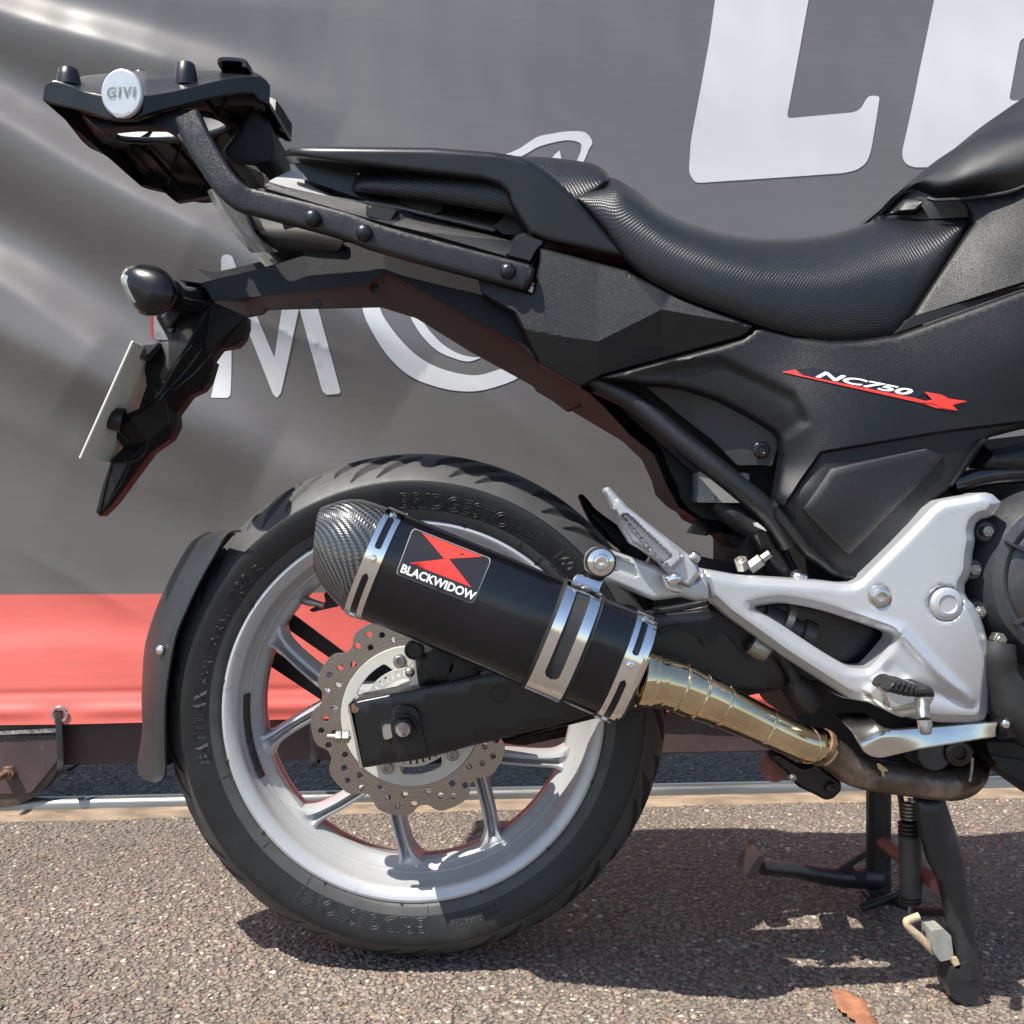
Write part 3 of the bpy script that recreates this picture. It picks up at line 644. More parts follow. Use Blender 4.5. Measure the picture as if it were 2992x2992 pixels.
# spokes ------------------------------------------------------------------
def spoke(th0):
    sec = np.array([(-1, .25), (-.95, -.55), (-.78, -.95), (-.45, -1), (-.30, -.62), (-.12, -.42), (.12, -.42), (.30, -.62), (.45, -1), (.78, -.95), (.95, -.55), (1, .25), (.85, 1), (-.85, 1)])
    V = []; F = []
    def arm(path, ws, ds, gr):
        n0 = len(V); C = np.array(cr_curve([np.array((r, t, w, dp, g)) for (r, t), w, dp, g in zip(path, ws, ds, gr)], 8))
        XY = np.stack([C[:, 0]*np.cos(C[:, 1]), C[:, 0]*np.sin(C[:, 1])], -1); tg = np.gradient(XY, axis=0); tg /= np.linalg.norm(tg, axis=1)[:, None]; nr = np.stack([-tg[:, 1], tg[:, 0]], -1)
        for i in range(len(C)):
            for a, b in sec:
                if abs(a) < .4 and b < 0: b = -1+(b+1)*C[i, 4]
                q = XY[i]+nr[i]*a*C[i, 2]; V.append((WC.x+q[0], b*C[i, 3], WC.z+q[1]))
        k = len(sec)
        for i in range(len(C)-1):
            for j in range(k): F.append((n0+i*k+j, n0+i*k+(j+1) % k, n0+(i+1)*k+(j+1) % k, n0+(i+1)*k+j))
        F.append(tuple(n0+j for j in range(k))); F.append(tuple(n0+(len(C)-1)*k+j for j in range(k)))
    for s in (-1, 1):
        arm([(.075, th0+s*R(2)), (.105, th0+s*R(5.5)), (.14, th0+s*R(12)), (.170, th0+s*R(16.5)), (.185, th0+s*R(18.5)), (.1945, th0+s*R(19.6)), (.2025, th0+s*R(20.3))],
            [.010, .0095, .0090, .0090, .0102, .015, .024], [.027, .026, .024, .022, .022, .0225, .021], [1, 1, 1, 1, .9, .25, 0])
    arm([(.035, th0), (.06, th0), (.085, th0), (.112, th0)], [.026, .019, .017, .013], [.034, .031, .028, .024], [.3, .6, .8, .5])
    return mesh('spoke', V, F, 'wheel', wheel, 40)
for k in range(5): spoke(R(175+72*k))
lathe('hub', [(.012, -.075), (.030, -.075), (.034, -.070), (.036, -.05), (.046, -.034), (.050, -.02), (.050, .02), (.046, .035), (.04, .06), (.04, .08), (.012, .08)], WC, (0, 1, 0), 'wheel', wheel, seg=64)
lathe('sprocket_carrier', [(.04, .07), (.085, .072), (.098, .074), (.098, .079), (.085, .081), (.04, .082)], WC, (0, 1, 0), 'inner', wheel, seg=64)
# balance-weight tape on the barrel
tv = []; tf = []; a0, a1 = thof('F2 1260,710', -.04), thof('F2 1440,1700', -.04)
for i in range(25):
    a = a0+(a1-a0 if a1 > a0 else a1+2*math.pi-a0)*i/24; j = .0006*math.sin(i*3.1)
    for r, v in ((.2102+j, -.0432), (.2085, -.0425), (.2048-j, -.0325), (.2054, -.0300)): tv.append(WP(r, a, v))
for i in range(24):
    for k in range(3): tf.append((i*4+k, i*4+k+1, (i+1)*4+k+1, (i+1)*4+k))
mesh('weight_tape', tv, tf, mat('adhesive_residue', (.02, .019, .019), .4, bump=.8, bs=160, dirt=((.28, .2, .12), 160, .6, .68)), wheel, 60)
# valve
va = thof('F1 1570,1830', -.01)
tube('valve', [WP(.196, va, -.012), WP(.187, va-.02, -.016), WP(.178, va-.05, -.018), WP(.170, va-.075, -.019)], [.006, .0055, .0042, .0042], 'zinc', wheel, seg=12)
# brake disc ------------------------------------------------------------------
DV = -.086
DC = WC
lobe = [(0, .1068), (2.4, .1074), (4.4, .1098), (6.2, .1140), (8.5, .1172), (12, .1192), (18, .1196), (24, .1192), (27.5, .1172), (29.8, .1140), (31.6, .1098), (33.6, .1074)]
outer = []; holes = []
for k in range(10):
    b0 = 133.5+36*k
    for a, r in lobe: outer.append((DC.x+r*math.cos(R(b0+a)), DC.z+r*math.sin(R(b0+a))))
    for a, r in ((5.2, .0912), (12.6, .1012), (20.1, .1081), (23.6, .0936), (30.2, .1041)):
        cx, cz = DC.x+r*math.cos(R(b0+a)), DC.z+r*math.sin(R(b0+a)); holes.append([(cx+.0037*math.cos(q*math.pi/9), cz+.0037*math.sin(q*math.pi/9)) for q in range(18)])
def circ(r, n=96): return [(DC.x+r*math.cos(2*math.pi*q/n), DC.z+r*math.sin(2*math.pi*q/n)) for q in range(n)]
def brushed():
    m = mat('brake_disc_steel', (.42, .385, .35), .32, metal=1); n = m.node_tree.nodes; l = m.node_tree.links; b = n['Principled BSDF']
    tc = n.new('ShaderNodeTexCoord'); mp = n.new('ShaderNodeMapping'); mp.inputs['Location'].default_value = (-WC.x, 0, -WC.z); l.new(tc.outputs['Object'], mp.inputs[0])
    ln = n.new('ShaderNodeVectorMath'); ln.operation = 'MULTIPLY'; ln.inputs[1].default_value = (1, 0, 1); l.new(mp.outputs[0], ln.inputs[0]); le = n.new('ShaderNodeVectorMath'); le.operation = 'LENGTH'; l.new(ln.outputs[0], le.inputs[0])
    nz = n.new('ShaderNodeTexNoise'); nz.noise_dimensions = '1D'; nz.inputs['Scale'].default_value = 900; nz.inputs['Detail'].default_value = 3; l.new(le.outputs['Value'], nz.inputs['W'])
    cr = n.new('ShaderNodeValToRGB'); cr.color_ramp.elements[0].color = (.19, .165, .145, 1); cr.color_ramp.elements[1].color = (.46, .41, .37, 1); cr.color_ramp.elements[0].position = .3; cr.color_ramp.elements[1].position = .7; l.new(nz.outputs[0], cr.inputs[0]); l.new(cr.outputs[0], b.inputs['Base Color'])
    bp = n.new('ShaderNodeBump'); bp.inputs['Strength'].default_value = .35; bp.inputs['Distance'].default_value = .0003; l.new(nz.outputs[0], bp.inputs['Height']); l.new(bp.outputs[0], b.inputs['Normal']); return m
M['disc'] = brushed()
plate2d('brake_disc', [outer, circ(.0835)]+holes, 'disc', wheel, DV-.0025, .005, bev=.0004)
cin = []
for i in range(240):
    a = i*1.5; dd = min(abs((a-101.5-72*k+180) % 360-180) for k in range(5)); t = np.clip((dd-8)/9, 0, 1); t = t*t*(3-2*t); cin.append((DC.x+(.0565+.0125*t)*math.cos(R(a)), DC.z+(.0565+.0125*t)*math.sin(R(a))))
car = plate2d('disc_carrier', [circ(.0828), cin], 'carrier', wheel, DV-.0062, .006, bev=.0006)
for k in range(5): bolt('disc_bolt', WP(.0665, R(101.5+72*k), DV-.006), .0065, 'zinc', wheel, h=.006, kind='socket')
rg = [circ(.0585), circ(.0455)]
for k in range(44):
    a = 2*math.pi*k/44; u = np.array((math.cos(a), math.sin(a))); w = np.array((-u[1], u[0])); c = np.array((DC.x, DC.z))
    rg.append([tuple(c+u*r+w*q) for r, q in ((.0495, -.0011), (.0555, -.0013), (.0555, .0013), (.0495, .0011))])
plate2d('abs_ring', rg, 'carrier', wheel, DV-.012, .002, bev=.0002)
# ------------------------------------------------------------------ swingarm, axle, brake, chain
arm = panel('swingarm', fillet(T('F6 505,1120 560,1065 1230,930 1932,790 S 1700,1880 1850,1800 2150,1770 2700,1700 2800,1850 2400,1990 2100,2050 1735,2092 1500,2160 N 0,1340 F6 1932,1590 1390,1740 640,1855 610,1815'), 8, 3), 'satin', bike, v=-.152, grid=30, thick=.045, rim=[(0, .004), (4, .0012), (9, 0)])
mirror_copy(arm, bike)
panel('end_plate', fillet(T('F6 462,1120 480,1105 640,1850 610,1862 600,1850'), 2), 'steel', arm, v=-.1535, grid=0, thick=.047)
ab = panel('axle_block', fillet(T('F6 985,1180 1030,1125 1140,1105 1250,1130 1305,1200 1330,1420 1385,1640 1385,1735 1050,1790 1000,1560 965,1380'), 10, 4), 'satin', arm, v=-.1575, grid=20, thick=.008, rim=[(0, .0015), (5, 0)])
panel('adjuster_slot', fillet(T('F6 840,1335 880,1310 1380,1215 1405,1300 1400,1420 1360,1440 900,1530 870,1490'), 12), 'inner', arm, v=-.1528, grid=0, thick=.004)
panel('slot_liner', fillet(T('F6 868,1380 890,1350 975,1340 995,1500 905,1530 880,1495'), 10), 'steel', arm, v=-.1540, grid=0, thick=.004)
ac = P(*T('F6 1130,1370')[0], -.1575)
lathe('axle_washer', [(.0150, 0), (.0150, .003), (.0142, .004), (.009, .004)], ac, (0, -1, 0), 'satin', arm, seg=40)
bevel(lathe('axle_nut', [(.0128, .004), (.0128, .012), (.0115, .0145), (.0092, .0145), (.0092, .010), (.0001, .010)], ac, (0, -1, 0), 'satin', arm, seg=6), .001)
lathe('axle_end', [(.0085, .010), (.0085, .0170), (.0078, .018), (.0001, .018)], ac, (0, -1, 0), mat('axle_end_steel', (.32, .27, .24), .5, metal=.7, var=.3, vs=90, bump=.5, bs=200, dirt=((.2, .08, .04), 120, .5, .65)), arm, seg=24)
# chain adjuster bolt at the arm's end
pa = P(*T('F6 500,1490')[0], -.13); pb = P(*T('F6 300,1490')[0], -.13); ax = (pb-pa).normalized()
lathe('adjuster_bolt', [(.0035, 0), (.0035, .026), (.003, .027)], pa, ax, 'zinc', arm, seg=12)
lathe('adjuster_nut', [(.0075, .002), (.0075, .009)], pa, ax, 'zinc', arm, seg=6); lathe('adjuster_nut', [(.0075, .0105), (.0075, .0165)], pa, ax, 'zinc', arm, seg=6)
lathe('arm_plug', [(.0102, 0), (.0102, .002), (.0075, .002), (.0072, -.004), (.0001, -.004)], P(*T('G 980,1105')[0], -.1515), (0, -1, 0), 'inner', arm, seg=24)
panel('rust_chip', fillet(T('F6 500,1120 530,1095 545,1130 598,1160 590,1190 545,1222 512,1200'), 6), 'rusty', arm, v=-.1526, grid=0, thick=.001)
# calliper
cal = panel('brake_calliper', fillet(T('F6 1250,560 1310,470 1420,470 1560,520 1932,620 2200,760 2100,900 1932,880 1500,900 1300,930 1270,760'), 22, 4), 'inner', bike, v=-.135, grid=16, thick=.06, rim=[(0, .012), (10, .004), (22, 0)])
lathe('calliper_cap', [(.0112, 0), (.0112, .010), (.0105, .012), (.009, .0125), (.008, .011), (.0001, .011)], P(*T('F6 1250,465')[0], -.135), (0, -1, 0), 'plastic2', cal, seg=32)
for s in ('F6 1560,640', 'F6 1800,720'): lathe('calliper_pot', [(.020, 0), (.019, .006), (.014, .008), (.0001, .008)], P(*T(s)[0], -.135), (0, -1, 0), 'inner', cal, seg=32)
panel('sensor_bracket', fillet(T('F6 1135,700 1180,670 1230,690 1245,600 1225,560 1190,575 1250,520 1290,700 1310,900 1200,910 1175,800'), 6), 'steel', cal, v=-.118, grid=0, thick=.003)
bolt('sensor_bolt', P(*T('F6 1190,735')[0], -.118), .0058, 'zinc', cal, h=.006, kind='dome')
# support bars of the rear splash guard and chain on the far side
for s in ('F 700,990 1500,1560', 'F 620,1290 1290,1755'):
    a, b = T(s); panel('guard_strut', [(a[0], a[1]-24), (a[0]+22, a[1]-24), (b[0]+8, b[1]-22), (b[0]+6, b[1]+20), (a[0]-10, a[1]+18)], 'satin', bike, v=.115, grid=0, thick=.004)
panel('guard_bracket', T('F 1215,1165 1240,1150 1330,1105 1320,1050 1345,1030 1400,1090 1420,1140 1240,1180'), 'satin', bike, v=.07, grid=0, thick=.012)
def chain():
    a = PV('F5 -700,640', .1)[0]; b = PV('F5 1500,180', .1)[0]; n = 26; L = (b-a).length/n; ang = math.atan2(b.z-a.z, b.x-a.x)
    lp = []
    for k in range(24):
        t = 2*math.pi*k/24; x, z = .0062*math.cos(t), .0062*math.sin(t); lp.append((x+math.copysign(L*.5, math.cos(t)), z*(1 if abs(math.cos(t)) > .5 else .8)))
    o0 = plate2d('chain_link', [lp], 'chain', chn, -.003, .006, bev=.001)
    for i in range(n):
        for dz in ((0, 0),):
            o = o0 if i == 0 else o0.copy()
            if i: COL.objects.link(o)
            c = a+(b-a)*((i+.5)/n); o.location = c+Vector((0, .004*(i % 2), 0)); o.rotation_euler = (0, -ang, 0); o.parent = chn
M['chain'] = mat('greasy_chain', (.035, .026, .022), .4, metal=.7, var=.4, vs=90, bump=.4, bs=200, dirt=((.2, .11, .06), 60, .62, .75))
chn = tube('chain_run', [PV('F5 -700,640', .104)[0], PV('F5 1500,180', .104)[0]], .0035, 'chain', bike, seg=8, n=1)
chain()
panel('chain_guard', T('F5 -700,520 1500,60 1500,160 -700,600'), 'inner', bike, v=.112, grid=0, thick=.004)
# ------------------------------------------------------------------ muffler
MV = -.226
m0 = P(*T('G 310,414')[0], MV); m1 = P(*T('G 1660,972')[0], MV)
MA = (m1-m0).normalized(); MT = Vector((-MA.z, 0, MA.x)); ML = (m1-m0).length     # axis, "up" across the can
if MT.z < 0: MT = -MT
HH, HW = .0590, .0485
def oval(k, sh=1., sw=1., n=72, ex=2.5):
    out = []
    for i in range(n):
        t = 2*math.pi*i/n-(math.pi/2 if n == 360 else 0); c, s = math.cos(t), math.sin(t); out.append((math.copysign(abs(c)**(2/ex), c)*HW*sw, math.copysign(abs(s)**(2/ex), s)*HH*sh))
    return out
def can(name, st, m, parent, caps=True, n=72, uv=True, sharp=35):
    """stations (axial distance, scale across height, scale across width, shift up, shift out)"""
    V = []; F = []; N = len(st)
    for a, sh, sw, du, tl_ in st:
        for w, h in oval(0, sh, sw, n): V.append(m0+MA*(a+tl_*h/(HH*sh))+MT*(h+du)+Vector((0, -w, 0)))
    for i in range(N-1):
        for k in range(n): F.append((i*n+k, i*n+(k+1) % n, (i+1)*n+(k+1) % n, (i+1)*n+k))
    if caps: F += [tuple(range(n)), tuple(range((N-1)*n, N*n))]
    o = mesh(name, V, F, m, parent, sharp)
    if uv:
        ul = o.data.uv_layers.new(name='UVMap'); pl = o.data
        for p in pl.polygons:
            ks = [v % n for v in p.vertices]; wrap = max(ks)-min(ks) > n/2
            for li in p.loop_indices:
                v = pl.loops[li].vertex_index; k = v % n; k = k+n if (wrap and k < n/2) else k; ul.data[li].uv = (k/n*.345, st[v//n][0])
    return o
M['canblack'] = mat('black_ceramic_can', (.0040, .0040, .0060), .17, rvar=.05, var=.3, vs=18, bump=.12, bs=260, dirt=((.03, .03, .03), 210, .70, .76))
muff = can('muffler', [(.004, .97, .97, 0, 0), (.006, 1, 1, 0, 0), (ML*.5, 1, 1, 0, 0), (ML-.004, 1, 1, 0, 0), (ML, .97, .97, 0, 0)], 'canblack', bike)
tag(muff, 'black oval silencer with chrome bands')
def carbon():
    m = bpy.data.materials.new('carbon_fibre_twill'); m.use_nodes = True; n = m.node_tree.nodes; l = m.node_tree.links; b = n['Principled BSDF']
    uv = n.new('ShaderNodeTexCoord'); sp = n.new('ShaderNodeSeparateXYZ'); l.new(uv.outputs['UV'], sp.inputs[0])
    def mth(op, a, b_=None):
        q = n.new('ShaderNodeMath'); q.operation = op
        for i, x in enumerate((a, b_)):
            if x is None: continue
            if isinstance(x, (int, float)): q.inputs[i].default_value = x
            else: l.new(x, q.inputs[i])
        return q.outputs[0]
    u = mth('MULTIPLY', sp.outputs[0], 1/.0021); v = mth('MULTIPLY', sp.outputs[1], 1/.0021)
    fu, fv = mth('FLOOR', u), mth('FLOOR', v)
    tw = mth('LESS_THAN', mth('MODULO', mth('ADD', mth('ADD', fu, fv), 400), 4), 1.5)       # 2x2 twill
    pu = mth('SINE', mth('MULTIPLY', mth('FRACT', u), math.pi)); pv = mth('SINE', mth('MULTIPLY', mth('FRACT', v), math.pi))
    hgt = mth('ADD', mth('MULTIPLY', tw, pu), mth('MULTIPLY', mth('SUBTRACT', 1, tw), pv))
    mx = n.new('ShaderNodeMix'); mx.data_type = 'RGBA'; l.new(tw, mx.inputs[0]); mx.inputs[6].default_value = (.006, .006, .007, 1); mx.inputs[7].default_value = (.10, .10, .10, 1); l.new(mx.outputs[2], b.inputs['Base Color'])
    mt = mth('MULTIPLY', tw, .6); l.new(mt, b.inputs['Metallic']); b.inputs['Roughness'].default_value = .28; b.inputs['Coat Weight'].default_value = .8; b.inputs['Coat Roughness'].default_value = .08
    bp = n.new('ShaderNodeBump'); bp.inputs['Strength'].default_value = .5; bp.inputs['Distance'].default_value = .0005; l.new(hgt, bp.inputs['Height']); l.new(bp.outputs[0], b.inputs['Normal']); return m
M['carbon'] = carbon()
cap_ = can('end_cap', [(.003, .985, .985, 0, 0), (-.005, .985, .985, 0, 0), (-.0115, .972, .97, 0, -.007), (-.0180, .95, .945, 0, -.012), (-.0280, .885, .88, 0, -.0125), (-.0375, .80, .80, 0, -.0115), (-.0465, .69, .71, 0, -.0105), (-.0535, .59, .62, 0, -.0102), (-.0560, .545, .58, 0, -.010), (-.0555, .50, .54, 0, -.010), (-.03, .47, .5, 0, -.008)], 'carbon', muff)
tag(cap_, 'carbon fibre end cap')
# slotted bands and riveted strips
def band(name, a0, a1, m, slots, grow=.0012, n=360, sw=.4):
    """strap round the can; slots are (from, to) fractions of the way round with rounded ends"""
    V = []; F = []; sc = (1+grow/HH, 1+grow/HW); ov = oval(0, *sc, n=n); k_ = max(2, int((a1-a0)/.0011)) if slots else 1
    pos = np.array(ov); arc = np.concatenate([[0], np.cumsum(np.hypot(*np.diff(np.concatenate([pos, pos[:1]]), axis=0).T))]); per = arc[-1]; half = (a1-a0)*sw/2; mid = (a0+a1)/2
    for i in range(k_+1):
        a = a0+(a1-a0)*i/k_
        for w, h in ov: V.append(m0+MA*a+MT*h+Vector((0, -w, 0)))
    def inslot(a, k):
        s_ = (arc[k % n]+arc[k % n+1])/2
        for f0, f1 in slots:
            A_, B_ = np.interp(f0*n, range(n+1), arc)+half, np.interp(f1*n, range(n+1), arc)-half
            dx = max(A_-s_, 0, s_-B_)
            if f0 < 0: dx = min(dx, max(A_+per-s_ if False else 0, 0)) if False else dx
            if dx*dx+(a-mid)**2 < half*half: return True
        return False
    for i in range(k_):
        for k in range(n):
            if slots and inslot(a0+(a1-a0)*(i+.5)/k_, k): continue
            F.append((i*n+k, i*n+(k+1) % n, (i+1)*n+(k+1) % n, (i+1)*n+k))
    o = mesh(name, V, F, m, muff, 50); s = o.modifiers.new('s', 'SOLIDIFY'); s.thickness = .0012; s.offset = -1; crisp(o); return o
def on_can(a, f, g=0.):
    t = 2*math.pi*f; c, s = math.cos(t), math.sin(t); w, h = math.copysign(abs(c)**.8, c)*(HW+g), math.copysign(abs(s)**.8, s)*(HH+g)
    nrm = (MT*(math.copysign(abs(s)**1.2, s)/HH)+Vector((0, -1, 0))*(math.copysign(abs(c)**1.2, c)/HW)).normalized(); return m0+MA*a+MT*h+Vector((0, -w, 0)), nrm
for a0 in (0.0, ML-.0195):
    band('band', a0, a0+.0185, 'chrome', [(.285, .405), (.09, .235), (.60, .72), (.78, .9)], grow=.0015, sw=.36)
    for f in (.012, .175, .82):
        p, nn = on_can(a0+.0093, f, .0016); lathe('rivet', [(.0042, 0), (.0040, .0012), (.0030, .0018), (.0016, .0018), (.0015, .0004), (.0001, .0004)], p, nn, 'chrome', muff, seg=18)
ca = ML*.735
band('clamp_strap', ca-.019, ca+.019, 'chrome', [(.165, .425), (.64, .85)], grow=.0032, sw=.42)
band('clamp_liner', ca-.023, ca+.023, 'rubber2', [], grow=.0016)
# strap ears up to the hanger bolt
hb = P(*T('E 213,613')[0], -.232)
top, _ = on_can(ca, .245, .002)
V = []
for q, w in ((on_can(ca, .16, .004)[0], .017), (on_can(ca, .215, .0045)[0], .0165), (top+MT*.010+Vector((0, -.014, 0)), .016), (hb+Vector((-.002, .006, -.010)), .0135), (hb+Vector((0, .006, .003)), .0125), (hb+Vector((.001, .006, .011)), .006)):
    dirx = MA if len(V) < 6 else Vector((1, 0, 0)); V += [q-dirx*w, q+dirx*w]
ear = mesh('clamp_ear', V, [(2*i, 2*i+1, 2*i+3, 2*i+2) for i in range(5)], 'chrome', muff, 60); s = ear.modifiers.new('s', 'SOLIDIFY'); s.thickness = .002; sb = ear.modifiers.new('b', 'SUBSURF'); sb.levels = sb.render_levels = 2
lathe('clamp_bush', [(.0155, -.002), (.0162, .0), (.0162, .007), (.0152, .009), (.010, .009)], hb, (0, -1, 0), 'rubber2', muff, seg=40)
lathe('clamp_washer', [(.0142, .0085), (.0138, .0108), (.0088, .0126), (.0080, .0118), (.0001, .0118)], hb, (0, -1, 0), 'chrome', muff, seg=40)
bolt('clamp_bolt', hb+Vector((0, -.0112, 0)), .0060, 'chrome', muff, h=.006, kind='socket')
# maker's badge, laid on the can
def badge_point(x, y, lift):
    """photo point -> point on the can's near face"""
    o = Vector((0, -CAMD, ZC)); ray = Vector(((x-CX)/FPX, 1, -(y-CX)/FPX)); t = .98
    lo, hi = .9, 1.09
    for _ in range(40):
        t = (lo+hi)/2; p = o+ray*t-m0; h = p.dot(MT); w = -p.y
        if abs(h/(HH+lift))**2.5+(abs(w)/(HW+lift))**2.5 > 1 or w > HW+lift: lo = t
        else: hi = t
    return o+ray*hi
def badge(name, outline, m, lift, grid=18, parent=None):
    return panel(name, outline, m, parent or muff, v=lift, grid=grid, thick=0, proj=lambda x, y, q: badge_point(x, y, q), sharp=70)
bd = fillet(T('G 545,252 935,405 935,430 850,632 830,636 455,488 455,470 530,268'), 10)
badge('badge_edge', bd, mat('badge_edge', (.30, .30, .29), .4), .0006)
cen = np.mean(bd, 0); badge('badge', [tuple(cen+(np.array(p)-cen)*.982) for p in bd], mat('badge_black', (.016, .014, .017), .3), .0009)
badge('hourglass_emblem', T('G 585,275 897,398 722,408 838,555 522,430 700,410'), 'red', .0012)
def badge_text(s, p0, p1, hgt, m, bold, shear=0.):
    V, F = text_geo(s, 1., bold, shear); w = V[:, 0].max(); V = V/w; a, b = np.array(T(p0)[0]), np.array(T(p1)[0]); ux = b-a; L = np.hypot(*ux); uy = np.array((ux[1], -ux[0]))/L
    hs = V[:, 1].max(); q = a+V[:, :1]*ux+uy*(V[:, 1:2]/hs*hgt); return mesh('badge_lettering', [badge_point(x, y, .0012) for x, y in q], F, m, muff, 60)
badge_text('BLACKWIDOW', 'G 470,474', 'G 852,622', 25, 'white', .028)
# ------------------------------------------------------------------ link pipe and header
lp = PV('N 380,995,-.223 470,1015,-.222 560,1030,-.220 700,1067,-.218 860,1140,-.214 1070,1232,-.208 1465,1420,-.196 1825,1577,-.186')+PV('L 120,1280,-.178 200,1330,-.174')
lr = [.0285, .0288, .0275, .0270, .0264, .0236, .0206, .0196, .0192, .0192]
link_ = tube('link_pipe', lp, lr, 'gold', bike, seg=48, n=8, sharp=60)
tag(link_, 'gold tinted steel link pipe')
def ring_at(k, r, w=.0022, m='gold', name='pipe_ring'):
    i = int(k); f = k-i; c = lp[i].lerp(lp[min(i+1, len(lp)-1)], f); ax = (lp[min(i+1, len(lp)-1)]-lp[max(0, i if f else i-1)]).normalized(); rr = lr[i]+(lr[min(i+1, len(lp)-1)]-lr[i])*f
    return lathe(name, [(rr-.001, -w), (rr+r*.7, -w*.7), (rr+r, 0), (rr+r*.7, w*.7), (rr-.001, w)], c, ax, m, link_, seg=56, closed=False)
for k, r, w in ((.9, .0020, .004), (2, .0006, .002), (3.0, .0014, .0018), (4.0, .0016, .002), (5.0, .0012, .0035), (6.0, .0011, .0032), (7.05, .0012, .0018)): ring_at(k, r, w)
ring_at(.25, .0030, .007)
can('muffler_inlet', [(ML-.001, .985, .985, 0, 0), (ML+.0035, .975, .97, 0, 0), (ML+.006, .93, .92, 0, 0), (ML+.0075, .8, .8, 0, 0), (ML+.009, .50, .60, -.001, 0)], 'chrome', muff)
ring_at(8.4, .0022, .005, 'rusty', 'weld_bead')
hp = PV('L 200,1330,-.174 300,1400,-.168 420,1490,-.160 600,1545,-.153 900,1590,-.147 1150,1622,-.140 1330,1625,-.128 1440,1575,-.105 1490,1480,-.075 1490,1300,-.04')
head = tube('header_pipe', hp, [.0180, .0180, .0180, .0178, .0176, .0178, .018, .018, .018, .018], 'header', bike, seg=32, n=8, sharp=60)
panel('pipe_tab', T('L 640,1445 660,1440 700,1470 740,1500 735,1510 705,1515 710,1560 690,1555 680,1510 655,1490'), 'gold', head, v=-.1755, grid=0, thick=.004)
panel('exhaust_bracket', fillet(T('N 1480,1680 1560,1640 1800,1780 1932,1720 L 160,1480 330,1600 330,1680 260,1750 190,1765 110,1720 -60,1640 -130,1540'), 12), 'satin', bike, v=-.118, grid=20, thick=.02, rim=[(0, .004), (8, 0)])
bolt('bracket_bolt', P(*T('L 235,1655')[0], -.118), .0075, 'satin', bike, h=.008)
bolt('bracket_bolt', P(*T('N 1690,1860')[0], -.118), .0045, 'zinc', bike, h=.006)
tube('bracket_sleeve', [P(*T('N 1535,1770')[0], -.09), P(*T('N 1535,1770')[0], .02)], .018, 'rustred', bike, seg=20, n=1)
# ------------------------------------------------------------------ silver frame plate
so_ = fillet(T('E 622,640 K -540,1448 0,1480 200,1495 330,1510 430,1508 490,1478 820,1155 1010,960 1110,850 1200,785 1330,760 1480,735 1540,718 1600,716 1660,735 1735,805 1650,925 1610,940 1555,950 1510,985 1492,1050 1503,1140 1480,1260 1470,1400 1445,1470 1412,1520 1412,1590 1440,1650 1490,1700 1545,1800 L 1580,250 1620,400 1652,470 1655,600 1620,900 1612,980 1590,1050 1545,1078 1480,1088 1200,1085 950,1050 780,1005 650,945 560,905 350,868 240,820 E 1225,1170 960,1000 730,835 655,765 645,740'), 5, 3)
sh_ = cr_curve(T('E 842,800 880,788 960,782 1100,808 1250,855 1350,890 1388,905 1398,925 1370,965 1310,1030 1285,1042 1230,1038 1180,1015 1080,955 900,835'), 4, closed=True)
sh_ = [tuple(p) for p in sh_]
vf = vfield('E 622,640,-.196 800,800,-.199 650,755,-.197 1200,700,-.205 1240,1110,-.206 K 900,1200,-.210 1600,800,-.214 1450,1400,-.214 L 1600,300,-.214 1600,1000,-.206 1000,900,-.212 1000,300,-.213')
ridge = np.array(T('L 900,240 1000,400 1150,600 1300,800 1420,900')); groove_ = np.array(T('L 780,560 900,700 1060,800 1320,850 1470,905'))
def plrel(px):
    def dl(A):
        d = np.full(len(px), 1e9)
        for a, b in zip(A[:-1], A[1:]):
            ab = b-a; t = np.clip(((px-a)@ab)/(ab@ab), 0, 1); q = px-(a+t[:, None]*ab); d = np.minimum(d, np.hypot(q[:, 0], q[:, 1]))
        return d
    # a raised fold runs down from the upper arm to the foot of the plate
    A = np.array(T('L -100,110 600,215 850,290 980,430 1180,640 1460,890'))[:, :2]; d = dl(A)
    r = -.0055*np.exp(-(d/16)**2)
    B = np.array(T('L 760,640 900,760 1150,830 1470,905'))[:, :2]; r += .004*np.exp(-(dl(B)/22)**2)
    for s, rad in (('K 670,1630', 30), ('K 1240,1690', 52)):
        c = np.array(T(s)[0]); dd = np.hypot(*(px-c).T); r += .005/(1+np.exp((dd-rad)/1.6))
    return r
hang = panel('frame_plate', so_, 'silver', bike, v=vf, holes=[sh_], grid=7, thick=.03, rim=[(0, .013), (2.5, .0090), (9, .0062), (20, .0022), (24, .0004), (30, 0)], relief=plrel, sharp=27)
tag(hang, 'silver painted frame side plate'); mirror_copy(hang, bike)
bolt('plate_bolt', P(*T('K 670,1630')[0], -.206), .0098, 'steel', hang, h=.006, kind='socket')
lathe('plate_washer', [(.0105, -.001), (.0105, .001), (.0085, .0012)], P(*T('K 670,1630')[0], -.206), (0, -1, 0), 'engine', hang, seg=32)
pc = P(*T('K 1240,1690')[0], -.207)
lathe('pivot_cap', [(.0178, 0), (.0178, .004), (.0170, .0060), (.0148, .0075), (.0128, .0081), (.0100, .0086), (.0085, .0072), (.0001, .0070)], pc, (0, -1, 0), 'silver', hang, seg=48)
